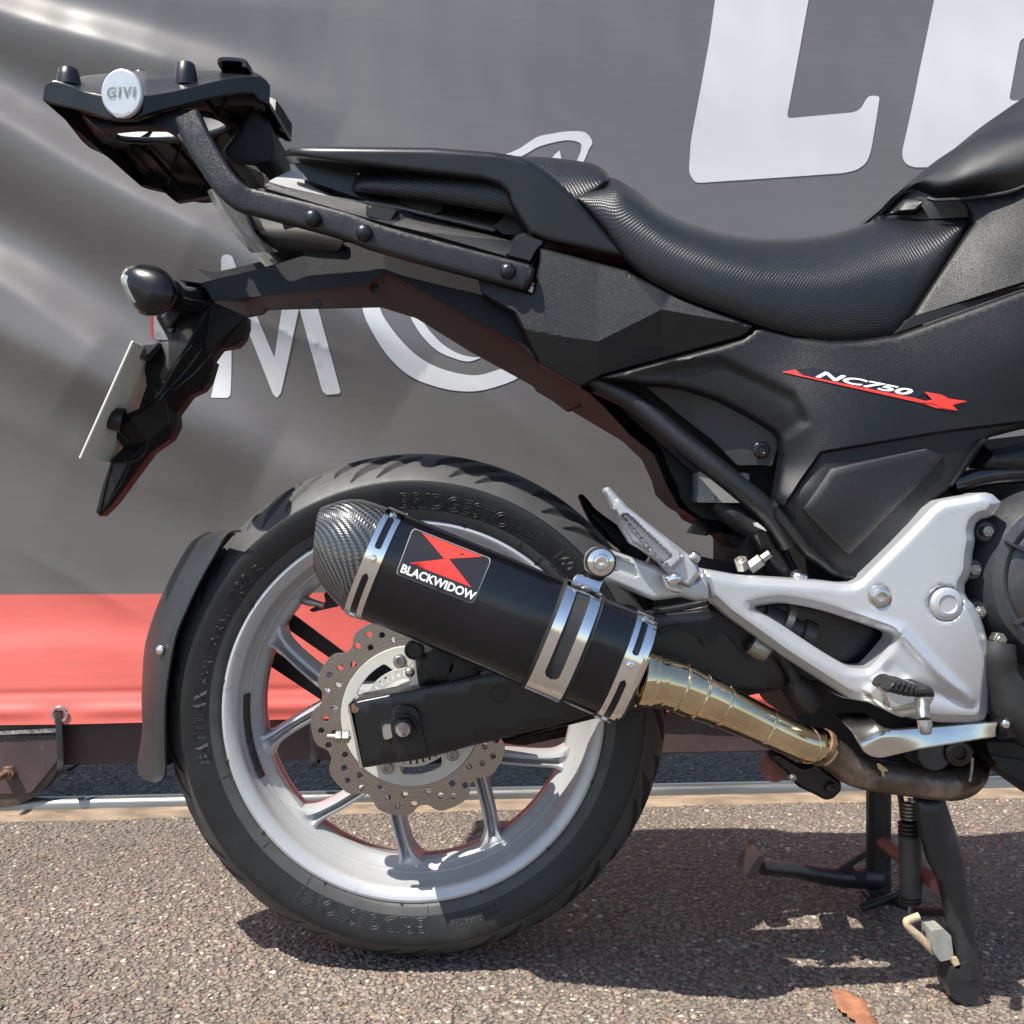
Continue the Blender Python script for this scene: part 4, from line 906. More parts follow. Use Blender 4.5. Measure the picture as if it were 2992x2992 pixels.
# pillion hanger casting
def segin(px, poly, soft=3.):
    A = np.array(poly)[:, :2]; ins = np.zeros(len(px), bool); n = len(A)
    for i in range(n):
        a, b = A[i], A[(i+1) % n]; c = (a[1] > px[:, 1]) != (b[1] > px[:, 1]); ins ^= c & (px[:, 0] < (b[0]-a[0])*(px[:, 1]-a[1])/(b[1]-a[1]+1e-12)+a[0])
    d = segdist(px, [poly]); s = np.where(ins, d, -d); return np.clip(s/soft+.5, 0, 1)
ph = panel('pillion_hanger', fillet(T('E 152,610 160,580 185,558 215,552 250,562 440,628 540,690 600,690 632,640 652,700 655,768 600,772 540,756 480,764 430,770 390,755 225,688 175,672 155,645'), 6, 3), 'silver', bike, v=-.204, grid=4, thick=.022, rim=[(0, .006), (3, .003), (9, .0005), (16, 0)], sharp=50,
           relief=lambda px: .007*segin(px, T('E 258,586 348,622 366,672 352,676 268,650')))
# pegs
pg = panel('pillion_peg', fillet(T('E 228,325 236,310 250,310 275,335 330,395 600,605 610,625 618,665 580,718 560,716 520,690 470,640 455,618 375,560 340,540 300,480 262,405'), 5, 3), 'silver', bike, v=-.226, grid=5, thick=.024, rim=[(0, .008), (3, .004), (8, .001), (13, 0)], sharp=50,
           relief=lambda px: -.008*segin(px, T('E 268,400 282,362 305,365 540,575 545,600 505,640 460,612'), 4)+.013*segin(px, T('E 300,425 320,415 505,590 470,622'), 3))
tag(pg, 'folded up silver pillion footrest')
fp = mirror_copy(pg, bike); tag(fp, 'far pillion footrest with dark rubber pad')
fp.data.materials[0] = M['rubber2']
mirror_copy(ph, bike)
bolt('peg_pin', P(*T('E 500,690')[0], -.222), .0075, 'chrome', pg, ax=(.7, -.5, .5), h=.012, kind='dome')
tube('peg_clip', PV('E 465,668 480,700 505,722 540,730', -.224), .0035, 'steel', pg, seg=8)
bolt('peg_bolt', P(*T('E 590,600')[0], -.222), .0065, 'steel', pg, ax=(.55, -.3, .7), h=.008, kind='dome')
# rider's footrest
rp_ = panel('rider_peg', fillet(T('L 715,760 750,735 800,705 900,720 1020,760 1090,755 1140,790 1150,850 1140,880 1100,940 1030,985 960,960 800,990 760,970 735,900 715,840'), 12, 3), 'cast', bike, v=-.262, grid=6, thick=.055, rim=[(0, .008), (5, .002), (12, 0)])
tag(rp_, 'rider footrest with rubber pad')
pad = panel('peg_rubber', fillet(T('L 718,790 740,745 800,705 905,722 1010,762 1085,752 1138,790 1150,850 1120,862 920,862 800,835 725,815'), 12, 3), 'rubber2', rp_, v=-.268, grid=4, thick=.04, rim=[(0, .007), (5, .002), (12, 0)],
            relief=lambda px: .002*(np.sin((px[:, 0]*.9+px[:, 1]*.5)*.42) > .75)*(px[:, 0] < T('L 980,800')[0][0]))
bh = P(*T('L 1040,920')[0], -.275)
tube('peg_feeler', PV('L 1045,905,-.265 1045,1000,-.275 1055,1060,-.28', 0), [.0066, .0066, .0062], 'zinc', rp_, seg=20, n=1)
lathe('feeler_nut', [(.0070, 0), (.0070, .006)], P(*T('L 1058,1062')[0], -.28), (.05, -.2, -1), 'zinc', rp_, seg=6)
lathe('feeler_tip', [(.0062, .006), (.0062, .010), (.0045, .014), (.001, .0145)], P(*T('L 1058,1062')[0], -.28), (.05, -.2, -1), 'zinc', rp_, seg=20)
panel('peg_mount', fillet(T('L 565,820 755,655 880,705 1000,1000 860,1040 770,1005 600,880'), 8), 'cast', bike, v=-.232, grid=10, thick=.03, rim=[(0, .004), (6, 0)])
tube('peg_spring', PV('L 665,755 690,790 720,830', -.25), .003, 'steel', rp_, seg=8)
# heel guard / brake pedal arm, polished
bpf = vfield('L 270,1010,-.165 540,1000,-.168 350,1080,-.185 640,1090,-.196 450,1190,-.203 800,1150,-.204 660,1380,-.204 1700,1080,-.204 1690,1200,-.204 1000,1300,-.204')
ped = panel('pedal_arm', fillet(T('L 270,1012 400,1002 540,1000 600,1045 650,1090 700,1125 780,1142 1000,1128 1660,1074 1745,1070 1700,1110 1690,1160 1690,1205 1300,1270 1000,1318 700,1388 650,1390 590,1378 530,1340 480,1260 430,1170 350,1090'), 6, 3), mat('polished_alloy', (.62, .61, .58), .2, metal=1, var=.1, vs=30, rvar=.08, bump=.12, bs=120), bike, v=bpf, grid=9, thick=.004, rim=[(0, .0015), (4, 0)])
tube('pedal_lever', PV('L 1690,1120,-.200 1800,1085,-.195 1932,1130,-.190 2150,1250,-.185', 0), [.014, .016, .019, .02], 'satin', bike, seg=16, sq=.7)
bolt('pedal_bolt', P(*T('L 1770,1092')[0], -.212), .005, 'chrome', bike, h=.004, kind='dome')
# ------------------------------------------------------------------ engine
def eng_case():
    c = P(*T('K 2330,1480')[0], -.19); r0 = .098
    o = lathe('clutch_cover', [(r0*1.06, .05), (r0*1.05, .02), (r0, .008), (r0*.965, .0), (r0*.90, -.010), (r0*.80, -.014), (r0*.755, -.012), (r0*.745, -.009), (r0*.70, -.013), (r0*.3, -.018), (.001, -.019)], c, (0, 1, 0), 'engine', bike, seg=96)
    for a in (150, 174, 199, 226): bolt('cover_bolt', c+Vector((r0*1.07*math.cos(R(a)), .0, r0*1.07*math.sin(R(a)))), .0062, 'zinc', o, h=.007)
    # boss lugs
    for a in (150, 174, 199, 226): lathe('cover_lug', [(.013, .03), (.0125, .006), (.010, .002)], c+Vector((r0*1.06*math.cos(R(a)), 0, r0*1.06*math.sin(R(a)))), (0, 1, 0), 'engine', o, seg=24)
    panel('cover_rib', T('K 1785,1145 1932,1195 2200,1290 2200,1330 1932,1235 1790,1165'), 'engine', o, v=-.208, grid=0, thick=.008)
    panel('cover_rib', T('K 1840,1860 2200,1700 2200,1740 1860,1880'), 'engine', o, v=-.205, grid=0, thick=.008)
eng_case()
blk = panel('engine_block', fillet(T('K -500,1100 700,600 1500,560 2400,560 L 2400,1400 1500,1250 1480,1470 1250,1500 900,1450 300,1350 0,1150 -300,600 -500,-200'), 20), 'inner', bike, v=-.10, grid=0, thick=.20)
tag(blk, 'dark engine and gearbox block')
# small dark details in the bracket window
lathe('brake_cylinder', [(.016, 0), (.016, .03), (.013, .032), (.013, .045), (.017, .047), (.017, .06)], P(*T('E 870,835')[0], -.15), (.86, 0, -.35), 'engine', bike, seg=28)
lathe('cylinder_clamp', [(.019, 0), (.019, .008)], P(*T('E 955,840')[0], -.15), (.86, 0, -.35), 'zinc', bike, seg=28)
tube('brake_hose', PV('N 1340,660 1400,720 1500,740 1600,790 1700,950 1760,1080', -.165), [.010, .011, .009, .007, .007, .007], 'inner', bike, seg=12)
lathe('hose_union', [(.013, 0), (.014, .01), (.012, .02), (.006, .024)], P(*T('N 1340,690')[0], -.17), (.8, -.1, -.5), 'zinc', bike, seg=20)
tube('hose_boot', PV('N 1700,1000 1760,1080 1830,1180 1900,1240', -.16), [.008, .014, .016, .012], 'inner', bike, seg=14)
tube('engine_hose', PV('L 1720,380 1700,500 1720,650 1780,800 1840,950 2000,1100', -.2), [.016, .019, .018, .02, .022, .024], 'rubber2', bike, seg=16)
bolt('engine_bolt', P(*T('L 1680,345')[0], -.2), .0075, 'zinc', bike, h=.012); bolt('engine_bolt', P(*T('L 1715,840')[0], -.2), .0075, 'zinc', bike, h=.010)
panel('sump_guard', fillet(T('L 1600,1250 1932,1270 2300,1250 2300,1900 1932,1640 1640,1400'), 10), 'inner', bike, v=-.15, grid=0, thick=.1)
panel('sump_guard_lip', fillet(T('L 1630,1370 1932,1420 2300,1500 2300,1930 1932,1620 1720,1470'), 10), 'plastic', bike, v=-.158, grid=0, thick=.02)
lathe('oil_filter', [(.0165, .06), (.0165, .008), (.0148, .003), (.0115, .001), (.0075, .0012), (.0065, .004), (.0045, .004), (.001, .004)], P(*T('L 1375,1355')[0], -.165), (0, 1, 0), 'satin', bike, seg=40)
lathe('drain_boss', [(.0215, .05), (.0215, .008), (.0185, .003), (.008, .002), (.001, .002)], P(*T('L 1160,1360')[0], -.16), (0, 1, 0), 'engine', bike, seg=32)
tube('wire_hook', PV('L 1480,1390 1475,1480 1465,1560 1455,1600', -.175), .0016, 'zinc', bike, seg=6)
# dark gap fillers: lower frame rail, shock area
tube('lower_frame_rail', PV('M 1120,1350 1200,1500 1280,1650 1350,1790 1420,1950', -.125), .0165, 'satin', bike, seg=20)
lathe('hose_clip', [(.008, 0), (.008, .016), (.005, .018), (.005, .028)], P(*T('M 1020,1680')[0], -.15), (.7, -.2, .55), 'zinc', bike, seg=6)
bolt('frame_bolt', P(*T('M 960,1680')[0], -.155), .008, 'zinc', bike, ax=(-.3, -.5, .8), h=.012); bolt('frame_bolt', P(*T('M 1460,1750')[0], -.165), .010, 'steel', bike, ax=(0, -.3, 1), h=.006, kind='dome')
panel('inner_guard', T('E 440,600 620,590 840,640 1250,700 1500,700 1600,1100 1400,1160 1100,1150 800,950 600,830 460,900'), 'inner', bike, v=-.03, grid=0, thick=.06)
for dy in (0, 42): tube('brake_line', PV('N 480,%d 700,%d 950,%d 1150,%d' % (420+dy*1.6, 385+dy*1.5, 335+dy*1.4, 300+dy*1.3), -.14), .0055 if not dy else .0075, 'satin', bike, seg=14)
panel('swingarm_guard', T('N 520,560 1060,455 1230,560 1270,770 1200,700 1130,610 1060,610 1010,690 920,720 880,640 800,590 700,580 540,625'), 'plastic', bike, v=-.158, grid=0, thick=.006)
# ------------------------------------------------------------------ centre stand
stand = tube('centre_stand', PV('I 1180,600,.16 1180,900,.168 1178,1150,.172 1180,1330,.174', 0), [.0165, .0165, .017, .018], 'standblk', bike, seg=20, sq=.8)
tag(stand, 'worn black centre stand')
bevel(panel('foot', fillet(T('I 1130,1270 1240,1260 1300,1275 1280,1300 1200,1345 1135,1345'), 6), 'standblk', stand, v=.155, grid=0, thick=.035), .002)
tube('leg', PV('I 1430,740,-.120 1470,870,-.124 1530,1060,-.129 1570,1260,-.133 1610,1480,-.137 1640,1680,-.139', 0), [.016, .017, .017, .0145, .0135, .0140], 'standblk', stand, seg=20, sq=.8)
panel('leg_guard', fillet(T('I 1370,770 1520,765 1555,880 1580,1100 1590,1190 1555,1205 1490,1195 1430,1080 1390,930'), 10), 'standblk', stand, v=-.146, grid=14, thick=.004, rim=[(0, .008), (10, .003), (26, 0)])
bevel(panel('foot', fillet(T('I 1560,1640 1660,1600 1725,1690 1715,1770 1680,1830 1620,1835 1560,1800 1540,1740'), 10), 'standblk', stand, v=-.152, grid=0, thick=.032), .003)
lathe('foot_pad', [(.022, 0), (.021, .006), (.012, .008)], P(*T('I 1625,1810')[0], -.13)+Vector((0, 0, -.003)), (0, 0, 1), 'zinc', stand, seg=16)
tube('cross_brace', [P(*T('I 1190,985')[0], .165), P(*T('I 1350,1110')[0], .01), P(*T('I 1490,1215')[0], -.125)], .009, 'rustred', stand, seg=14, n=1)
tube('cross_brace', [P(*T('I 1180,1270')[0], .165), P(*T('I 1400,1350')[0], .01), P(*T('I 1600,1350')[0], -.13)], .006, 'standblk', stand, seg=10, n=1)
tube('heel_lever', PV('I 1170,1180,.165 960,1175,.13 760,1140,.10 575,1120,.08', 0), [.015, .0125, .0105, .0105], 'standblk', stand, seg=16)
bevel(panel('heel_pad', fillet(T('I 495,1165 560,1065 580,1060 592,1085 540,1165 515,1180'), 4), 'standblk', stand, v=.04, grid=0, thick=.06), .003)
panel('lever_gusset', T('I 955,1140 1120,1035 1125,1065 1050,1115 1060,1140 1120,1145 1120,1200 960,1165'), 'standblk', stand, v=.13, grid=0, thick=.006)
tube('brace_bar', PV('I 1090,1330 1240,1280 1300,1240', .1),   .006, 'standblk', stand, seg=10)
# return springs
def spring(pa, pb, r, turns, wr, m, name):
    pts = []; ax = (pb-pa); L = ax.length; a, b, x = frame(ax)
    for i in range(turns*12+1):
        t = i/(turns*12); th_ = t*turns*2*math.pi; pts.append(pa+ax*t+(a*math.cos(th_)+b*math.sin(th_))*r)
    return tube(name, pts, wr, m, stand, seg=6, n=1)
spring(P(*T('I 1345,780')[0], -.09), P(*T('I 1345,875')[0], -.09), .0085, 5, .0018, 'zinc', 'spring')
spring(P(*T('I 1340,880')[0], -.09), P(*T('I 1340,965')[0], -.09), .0115, 4, .0024, 'standblk', 'spring')
spring(P(*T('I 1345,1255')[0], -.09), P(*T('I 1345,1310')[0], -.09), .011, 3, .002, 'standblk', 'spring')
tube('spring_sleeve', PV('I 1340,960 1343,1100 1347,1265', -.09), .0128, mat('spring_sleeve', (.045, .04, .038), .7, var=.3, vs=40, bump=.6, bs=200), stand, seg=20)
tube('spring_hook', PV('I 1290,735 1300,800 1310,870 1360,890 1375,800', -.085), .0035, 'standblk', stand, seg=8)
tube('spring_hook', PV('I 1345,1310 1345,1360 1350,1400', -.09), .003, 'zinc', stand, seg=8)
M['rope'] = mat('weathered_tang', (.42, .33, .22), .7, var=.35, vs=90, bump=.4, bs=300)
tube('stand_tang', PV('I 1390,1375 1350,1390 1325,1405 1345,1440 1400,1490 1470,1560', -.135), .0046, 'rope', stand, seg=10)
blk2 = bevel(panel('stop_block', fillet(T('I 1455,1448 1515,1440 1555,1475 1570,1595 1500,1610 1465,1560'), 5), mat('grey_rubber_stop', (.22, .22, .20), .7, var=.2, vs=60, bump=.4, bs=300), stand, v=-.150, grid=0, thick=.03), .002)
panel('tang_end', fillet(T('I 1560,1590 1590,1590 1605,1640 1585,1650 1565,1625'), 4), 'rope', stand, v=-.152, grid=0, thick=.01)
# ------------------------------------------------------------------ seat
def seat_mat():
    m = bpy.data.materials.new('woven_seat_vinyl'); m.use_nodes = True; n = m.node_tree.nodes; l = m.node_tree.links; b = n['Principled BSDF']
    uv = n.new('ShaderNodeTexCoord'); mp = n.new('ShaderNodeMapping'); mp.inputs['Scale'].default_value = (1/.0033, 1/.0033, 1); mp.inputs['Rotation'].default_value = (0, 0, R(8)); l.new(uv.outputs['UV'], mp.inputs[0])
    sp = n.new('ShaderNodeSeparateXYZ'); l.new(mp.outputs[0], sp.inputs[0])
    def mth(op, a, b_=None):
        q = n.new('ShaderNodeMath'); q.operation = op
        for i, x in enumerate((a, b_)):
            if x is None: continue
            if isinstance(x, (int, float)): q.inputs[i].default_value = x
            else: l.new(x, q.inputs[i])
        return q.outputs[0]
    row = mth('FLOOR', sp.outputs[1]); sh = mth('MULTIPLY', mth('MODULO', row, 2), .5)
    cu = mth('ABSOLUTE', mth('SINE', mth('MULTIPLY', mth('ADD', sp.outputs[0], sh), math.pi))); cv = mth('ABSOLUTE', mth('SINE', mth('MULTIPLY', sp.outputs[1], math.pi)))
    h = mth('POWER', mth('MULTIPLY', cu, cv), .6)
    bp = n.new('ShaderNodeBump'); bp.inputs['Strength'].default_value = 1; bp.inputs['Distance'].default_value = .00036; l.new(h, bp.inputs['Height']); l.new(bp.outputs[0], b.inputs['Normal'])
    cr = n.new('ShaderNodeValToRGB'); cr.color_ramp.elements[0].color = (.003, .003, .004, 1); cr.color_ramp.elements[1].color = (.011, .012, .0145, 1); l.new(h, cr.inputs[0]); l.new(cr.outputs[0], b.inputs['Base Color'])
    b.inputs['Roughness'].default_value = .31; return m
M['seat'] = seat_mat()
def quarter(B, Tp, wb, wt, n=6, p=1.0):
    """section of a cushion: near bottom edge -> over the top to the middle"""
    out = []
    (bx, by), (tx, ty) = B, Tp
    prof = [(0, 1.0), (.10, 1.04), (.30, 1.06), (.55, 1.02), (.78, .90), (.92, .72), (.985, .50), (1.0, .25)]
    for s, w in prof: out.append(P(bx+(tx-bx)*s, by+(ty-by)*s, -(wt+(wb-wt)*(1 if s < .5 else 1))*w if True else 0))
    return out
def cushion(name, st, parent, mir=True):
    rows = []
    for B, Tp, wb in st:
        rows.append(quarter(T(B)[0], T(Tp)[0], wb, wb))
    rows = [[r[k] for r in rows] for k in range(len(rows[0]))]      # along -> rows across
    return patch(name, rows, 'seat', parent, nu=10, nv=5, mirror=mir, uv=True, sharp=60, caps=True)
seat = cushion('seat', [('C 118,385', 'C 118,372', .118), ('C 150,430', 'C 150,340', .124), ('C 230,520', 'C 205,312', .130), ('C 310,630', 'C 265,305', .136), ('C 400,712', 'C 350,350', .142), ('C 560,795', 'C 480,440', .150), ('C 740,860', 'C 640,502', .156),
                        ('C 900,915', 'C 800,537', .158), ('C 1050,952', 'C 960,547', .156), ('C 1200,965', 'C 1120,536', .152), ('C 1330,955', 'C 1250,503', .146), ('C 1430,925', 'C 1350,470', .140), ('C 1490,850', 'C 1460,444', .134), ('C 1570,725', 'C 1560,432', .128), ('C 1650,595', 'C 1640,431', .122), ('C 1700,515', 'C 1690,440', .116), ('C 1722,485', 'C 1714,462', .104)], bike)
tag(seat, 'black woven texture rider seat')
pill = cushion('pillion_seat', [('B 440,500', 'B 440,440', .085), ('B 480,505', 'B 480,375', .105), ('B 640,525', 'B 640,345', .112), ('B 900,560', 'B 900,318', .116), ('B 1200,610', 'B 1200,300', .118), ('B 1480,660', 'B 1480,305', .118), ('B 1640,680', 'B 1640,318', .116), ('B 1780,560', 'B 1800,345', .112), ('B 1860,470', 'B 1870,385', .106), ('B 1890,440', 'B 1893,410', .09)], bike)
tag(pill, 'pillion seat behind the grab rails')
# ------------------------------------------------------------------ tail unit
gr = panel('grab_rail', fillet(T('B 52,292 80,262 150,246 900,254 1250,281 1350,297 1440,325 1550,395 1700,535 2010,868 1985,885 1540,787 1440,745 1380,650 1345,590 1320,520 1275,470 1180,440 900,408 650,378 330,340 55,302'), 6, 3), 'plastic2', bike,
           v=vfield('B 52,292,-.098 150,290,-.112 500,300,-.128 1200,330,-.136 1600,600,-.136 2000,860,-.134 1440,740,-.134'), grid=8, thick=.026, rim=[(0, .008), (3, .004), (9, .0008), (16, 0)], sharp=55)
tag(gr, 'black near side grab rail'); tag(mirror_copy(gr, bike), 'black far side grab rail')
panel('rail_support', fillet(T('B 745,385 880,400 900,440 945,560 955,600 900,640 705,560 720,470'), 8), 'inner', bike, v=-.095, grid=0, thick=.19)
panel('rail_support', fillet(T('B 1310,560 1345,590 1440,745 1300,745 1240,700 1290,650'), 6), 'inner', bike, v=-.10, grid=0, thick=.2)
panel('rail_bridge', fillet(T('B 330,345 440,350 560,545 500,545 200,440 110,340'), 6), 'plastic2', bike, v=-.09, grid=0, thick=.18)
M['topcover'] = mat('sunlit_tail_cover', (.34, .34, .34), .45, bump=.6, bs=1200, var=.2, vs=12)  # cover lies in shade; its sunlit look is put into the pale grey
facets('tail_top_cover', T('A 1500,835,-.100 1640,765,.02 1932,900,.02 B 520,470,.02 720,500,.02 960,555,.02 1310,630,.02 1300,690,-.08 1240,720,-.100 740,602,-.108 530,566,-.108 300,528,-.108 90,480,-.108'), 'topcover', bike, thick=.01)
facets('tail_spine', T('A 1380,735,-.09 1500,790,-.10 1490,870,-.112 1932,1000,-.112 B 660,690,-.118 790,720,-.118 1310,870,-.118 1350,780,-.112 790,632,-.104 740,602,-.106 530,566,-.107 300,528,-.107 90,480,-.107 A 1510,830,-.101 1440,740,-.09'), 'plastic', bike, thick=.2)
panel('tail_clip', fillet(T('B 1345,770 1370,745 1420,735 1530,775 1530,800 1490,840 1455,910 1300,870'), 8), 'plastic', bike, v=-.134, grid=6, thick=.03, rim=[(0, .006), (8, 0)])
panel('tail_clip', fillet(T('B 525,575 560,570 720,600 690,640 665,690 510,650'), 6), 'plastic', bike, v=-.116, grid=6, thick=.03, rim=[(0, .006), (8, 0)])
# faceted side cover
sc_ = T('C -35,585 0,595 320,680 380,715 560,800 835,905 822,928 785,955 700,977 215,1112 130,1158 B 1510,1480 1430,1330 1360,1190 1180,1085 1150,985 1460,1075 1500,890')
rl_ = np.array(T('C -420,800 -200,900 60,948 205,968 462,838 835,905'))
def side_v(px):
    yr = np.interp(px[:, 0], rl_[:, 0], rl_[:, 1]); d = px[:, 1]-yr
    base = np.interp(px[:, 0], [T('B 1150,0')[0][0], T('C 835,0')[0][0]], [-.142, -.162])
    v_ = base+np.where(d < 0, -d*.00005, d*.00013)
    k = np.array(T('C 320,680 462,838')); s_ = (px[:, 0]-k[0, 0])*(k[1, 1]-k[0, 1])-(px[:, 1]-k[0, 1])*(k[1, 0]-k[0, 0]); s_ = s_/np.hypot(*(k[1]-k[0])); v_ += np.maximum(0, np.minimum(s_, -d))*.00014
    return v_
side = panel('side_cover', fillet(sc_, 4, 2), 'plastic', bike, v=side_v, grid=8, thick=.02, rim=[(0, .005), (3, .0018), (7, 0)], sharp=8, creases=[T('C 60,948 205,968 462,838 800,898'), T('C 330,695 462,838')])
tag(side, 'faceted black tail side cover'); mirror_copy(side, bike)
ucrease = 'A 1000,1400 1130,1405 O 360,832 690,805 1720,695 B 620,957 720,1002 1000,1152 1380,1354 1505,1472 1745,1612 1800,1640'
ulow = 'A 1000,1440 1200,1516 1390,1592 1480,1572 1500,1548 B 0,1160 600,1146 800,1208 1100,1395 1460,1592 1660,1742 1740,1726'
ucl, uw = np.array(T(ucrease)), np.array(T(ulow))
def under_v(px):
    yc = np.interp(px[:, 0], ucl[:, 0], ucl[:, 1]); dl = linedist(px, uw); dc = linedist(px, ucl)
    base = np.interp(px[:, 0], [500, 700, 900, 1100, 1500, 1700], [-.058, -.075, -.100, -.112, -.126, -.130])
    up = base+np.maximum(0, yc-px[:, 1])*.00007; t = dc/(dc+dl+1e-9); dn = base+(.055-base)*t**1.3
    return np.where(px[:, 1] < yc, up, dn)
ut = T('A 1010,1385 1130,1404 1380,1345 1600,1285 1720,1240 1480,1010 1932,1130 B 600,760 1150,920 1460,1075 1180,1085 1360,1190 1430,1330 1505,1470 1745,1612 1800,1650 1740,1725 1660,1742 1460,1592 1100,1395 800,1208 600,1146 0,1160 A 1500,1548 1480,1572 1390,1592 1200,1515')
under = panel('undertail', fillet(ut, 4, 2), 'under', bike, v=under_v, grid=8, thick=.012, rim=[(0, .003), (3, 0)], sharp=18, creases=[T('A 1150,1407 O 360,832 690,805 1720,695 B 620,957 720,1002 1000,1152 1380,1354 1490,1462')])
tag(under, 'long black undertail and mudguard')
far_ut = mesh('undertail_far_wall', [P(x, y, 0)+Vector((0, .07, .03)) for x, y in ut], [tuple(range(len(ut)))], 'inner', bike)
for s in ('O 1780,720', 'O 1275,860'): lathe('undertail_screw', [(.006, 0), (.0055, .0012), (.001, .0015)], P(*T(s)[0], -.086), (0, -1, 0), 'inner', under, seg=16)
# tail lamp: dark bowl and clear lens
bowl = [PV('A 1330,880,-.03 1480,960,-.05 1700,1020,-.09 1932,1120,-.108', 0), PV('A 1340,1000,-.05 1450,1090,-.08 1680,1120,-.10 1932,1180,-.108', 0), PV('A 1440,1130,-.05 1520,1190,-.075 1680,1215,-.09 1900,1230,-.10', 0), PV('A 1500,1215,-.03 1590,1278,-.045 1700,1260,-.06 1850,1250,-.07', 0)]
patch('tail_cowl', bowl, 'inner', bike, nu=6, nv=6, mirror=True, thick=.003)
lens = [PV('A 1188,880,-.045 1240,990,-.045 1330,1112,-.045 1432,1222,-.045', 0), PV('A 1210,868,-.075 1290,960,-.09 1370,1090,-.085 1475,1222,-.075', 0), PV('A 1275,905,-.085 1380,1000,-.098 1440,1120,-.093 1510,1215,-.080', 0)]
tl = patch('tail_lamp', lens, 'lens', bike, nu=6, nv=6, mirror=False, thick=.004); tag(tl, 'clear tail lamp lens')
patch('tail_lamp_reflector', [[p+Vector((.012, .008, 0)) for p in r] for r in lens], mat('lamp_ribs', (.35, .35, .33), .3, metal=.6, var=.3, vs=60, aniso=(1, 1, 20)), bike, nu=6, nv=6)
patch('tail_lamp', [[Vector((p.x, -p.y, p.z)) for p in r] for r in lens], 'lens', bike, nu=6, nv=6, thick=.004)
# ------------------------------------------------------------------ number plate hanger, indicator
hg = facets('plate_hanger', T('A 1000,1410,-.05 1110,1420,-.052 1200,1510,-.054 1390,1592,-.055 1392,1650,-.05 1370,1720,-.045 1330,1760,-.04 1240,1775,-.04 F8 1550,310,-.035 1580,318,-.03 1530,490,-.03 1470,570,-.03 1360,620,-.03 1240,785,-.03 1250,880,-.03 1190,1000,-.03 1020,1120,-.03 700,1555,-.025 575,1680,-.02 540,1640,-.02 600,1400,-.025 668,1195,-.03 740,1110,-.03 775,1075,-.03 700,960,-.04 700,900,-.045 770,790,-.05 915,730,-.05 985,520,-.055 965,390,-.055 990,300,-.055 1090,150,-.06 1180,135,-.06 A 880,1600,-.062 930,1510,-.06 1010,1450,-.055'), 'under', bike, thick=.022,
            lines=[T('A 1200,1510,-.054 F8 1350,160,-.070 1180,420,-.072 1060,640,-.065 950,740,-.052'), T('A 1390,1592,-.055 F8 1500,260,-.048 1290,480,-.050 1130,650,-.058 1060,640,-.065'), T('F8 1130,650,-.058 1190,860,-.045 1000,1010,-.045 830,1200,-.050 640,1560,-.030 575,1680,-.02'), T('F8 775,1075,-.03 790,1150,-.04 830,1200,-.050'), T('F8 1060,640,-.065 830,830,-.055 700,900,-.045')])
tag(hg, 'ribbed black number plate hanger')
from mathutils.bvhtree import BVHTree
hgb = BVHTree.FromPolygons([v.co.copy() for v in hg.data.vertices], [tuple(f.vertices) for f in hg.data.polygons])
for s in ('F8 1380,180 1250,340 1130,560 1060,640', 'F8 1480,200 1330,400 1180,560 1110,640', 'F8 1560,250 1400,430 1260,540', 'F8 950,750 1040,690 1140,650 1190,860', 'F8 1290,530 1210,560 1140,500', 'F8 985,500 1060,540 1080,600 1065,650', 'F8 720,900 780,960 830,1020', 'F8 800,1150 850,1200 960,1140 1000,1030', 'F8 690,1180 620,1450 580,1640', 'F8 850,1210 760,1400 600,1620'):
    pts = cr_curve(T(s), 4); o_ = Vector((0, -CAMD, ZC)); hit = []
    for x, y in pts:
        h_ = hgb.ray_cast(o_, Vector(((x-CX)/FPX, 1, -(y-CX)/FPX)))[0]
        if h_ is not None: hit.append(h_+Vector((0, -.0006, 0)))
    if len(hit) > 2: tube('rib', hit, .0015, 'plastic2', hg, seg=6, n=1)
np0 = [P(*T('F8 850,132')[0], -.11), P(*T('F8 385,1165')[0], -.11)]; w2 = .19
d_ = (np0[0]-np0[1]).normalized(); npn = Vector((d_.z, 0, -d_.x))
plt = []
for p in np0:
    for y in (-.11, -.11+w2):
        for t in (0, .0032): plt.append(Vector((p.x, y, p.z))+npn*t)
npl = bevel(mesh('number_plate', plt, [(0, 1, 3, 2), (4, 6, 7, 5), (0, 4, 5, 1), (2, 3, 7, 6), (0, 2, 6, 4), (1, 5, 7, 3)], 'plate_w', bike, smooth=False), .0012, 2)
tag(npl, 'rear number plate seen edge on')
panel('plate_lamp', fillet(T('F8 805,250 880,160 1090,145 1095,180 975,300 790,290'), 4), mat('speckled_plastic', (.035, .036, .037), .35, bump=1, bs=420), hg, v=-.075, grid=6, thick=.12, rim=[(0, .004), (6, 0)])
tube('plate_stud', [P(*T('F8 600,800')[0], -.075), P(*T('F8 780,840')[0], -.07)], [.0115, .0155], 'plastic2', hg, seg=24, n=2)
panel('rear_reflector', fillet(T('A 850,1595 866,1590 868,1720 855,1715'), 2), 'reflector', hg, v=-.03, grid=0, thick=.06)
panel('reflector_holder', fillet(T('A 868,1590 890,1600 950,1725 885,1725 868,1715'), 2), 'zinc', hg, v=-.03, grid=0, thick=.06)
panel('hanger_gloss_shoulder', fillet(T('A 1010,1440 1080,1440 1190,1520 1155,1555 1100,1500 1015,1470'), 6), 'gloss', hg, v=-.066, grid=6, thick=.01, rim=[(0, .004), (8, 0)])
panel('indicator_mount', fillet(T('A 985,1420 1060,1450 1130,1520 1110,1550 1040,1580 960,1690 905,1590'), 10), 'gloss', hg, v=-.072, grid=8, thick=.03, rim=[(0, .006), (12, 0)])
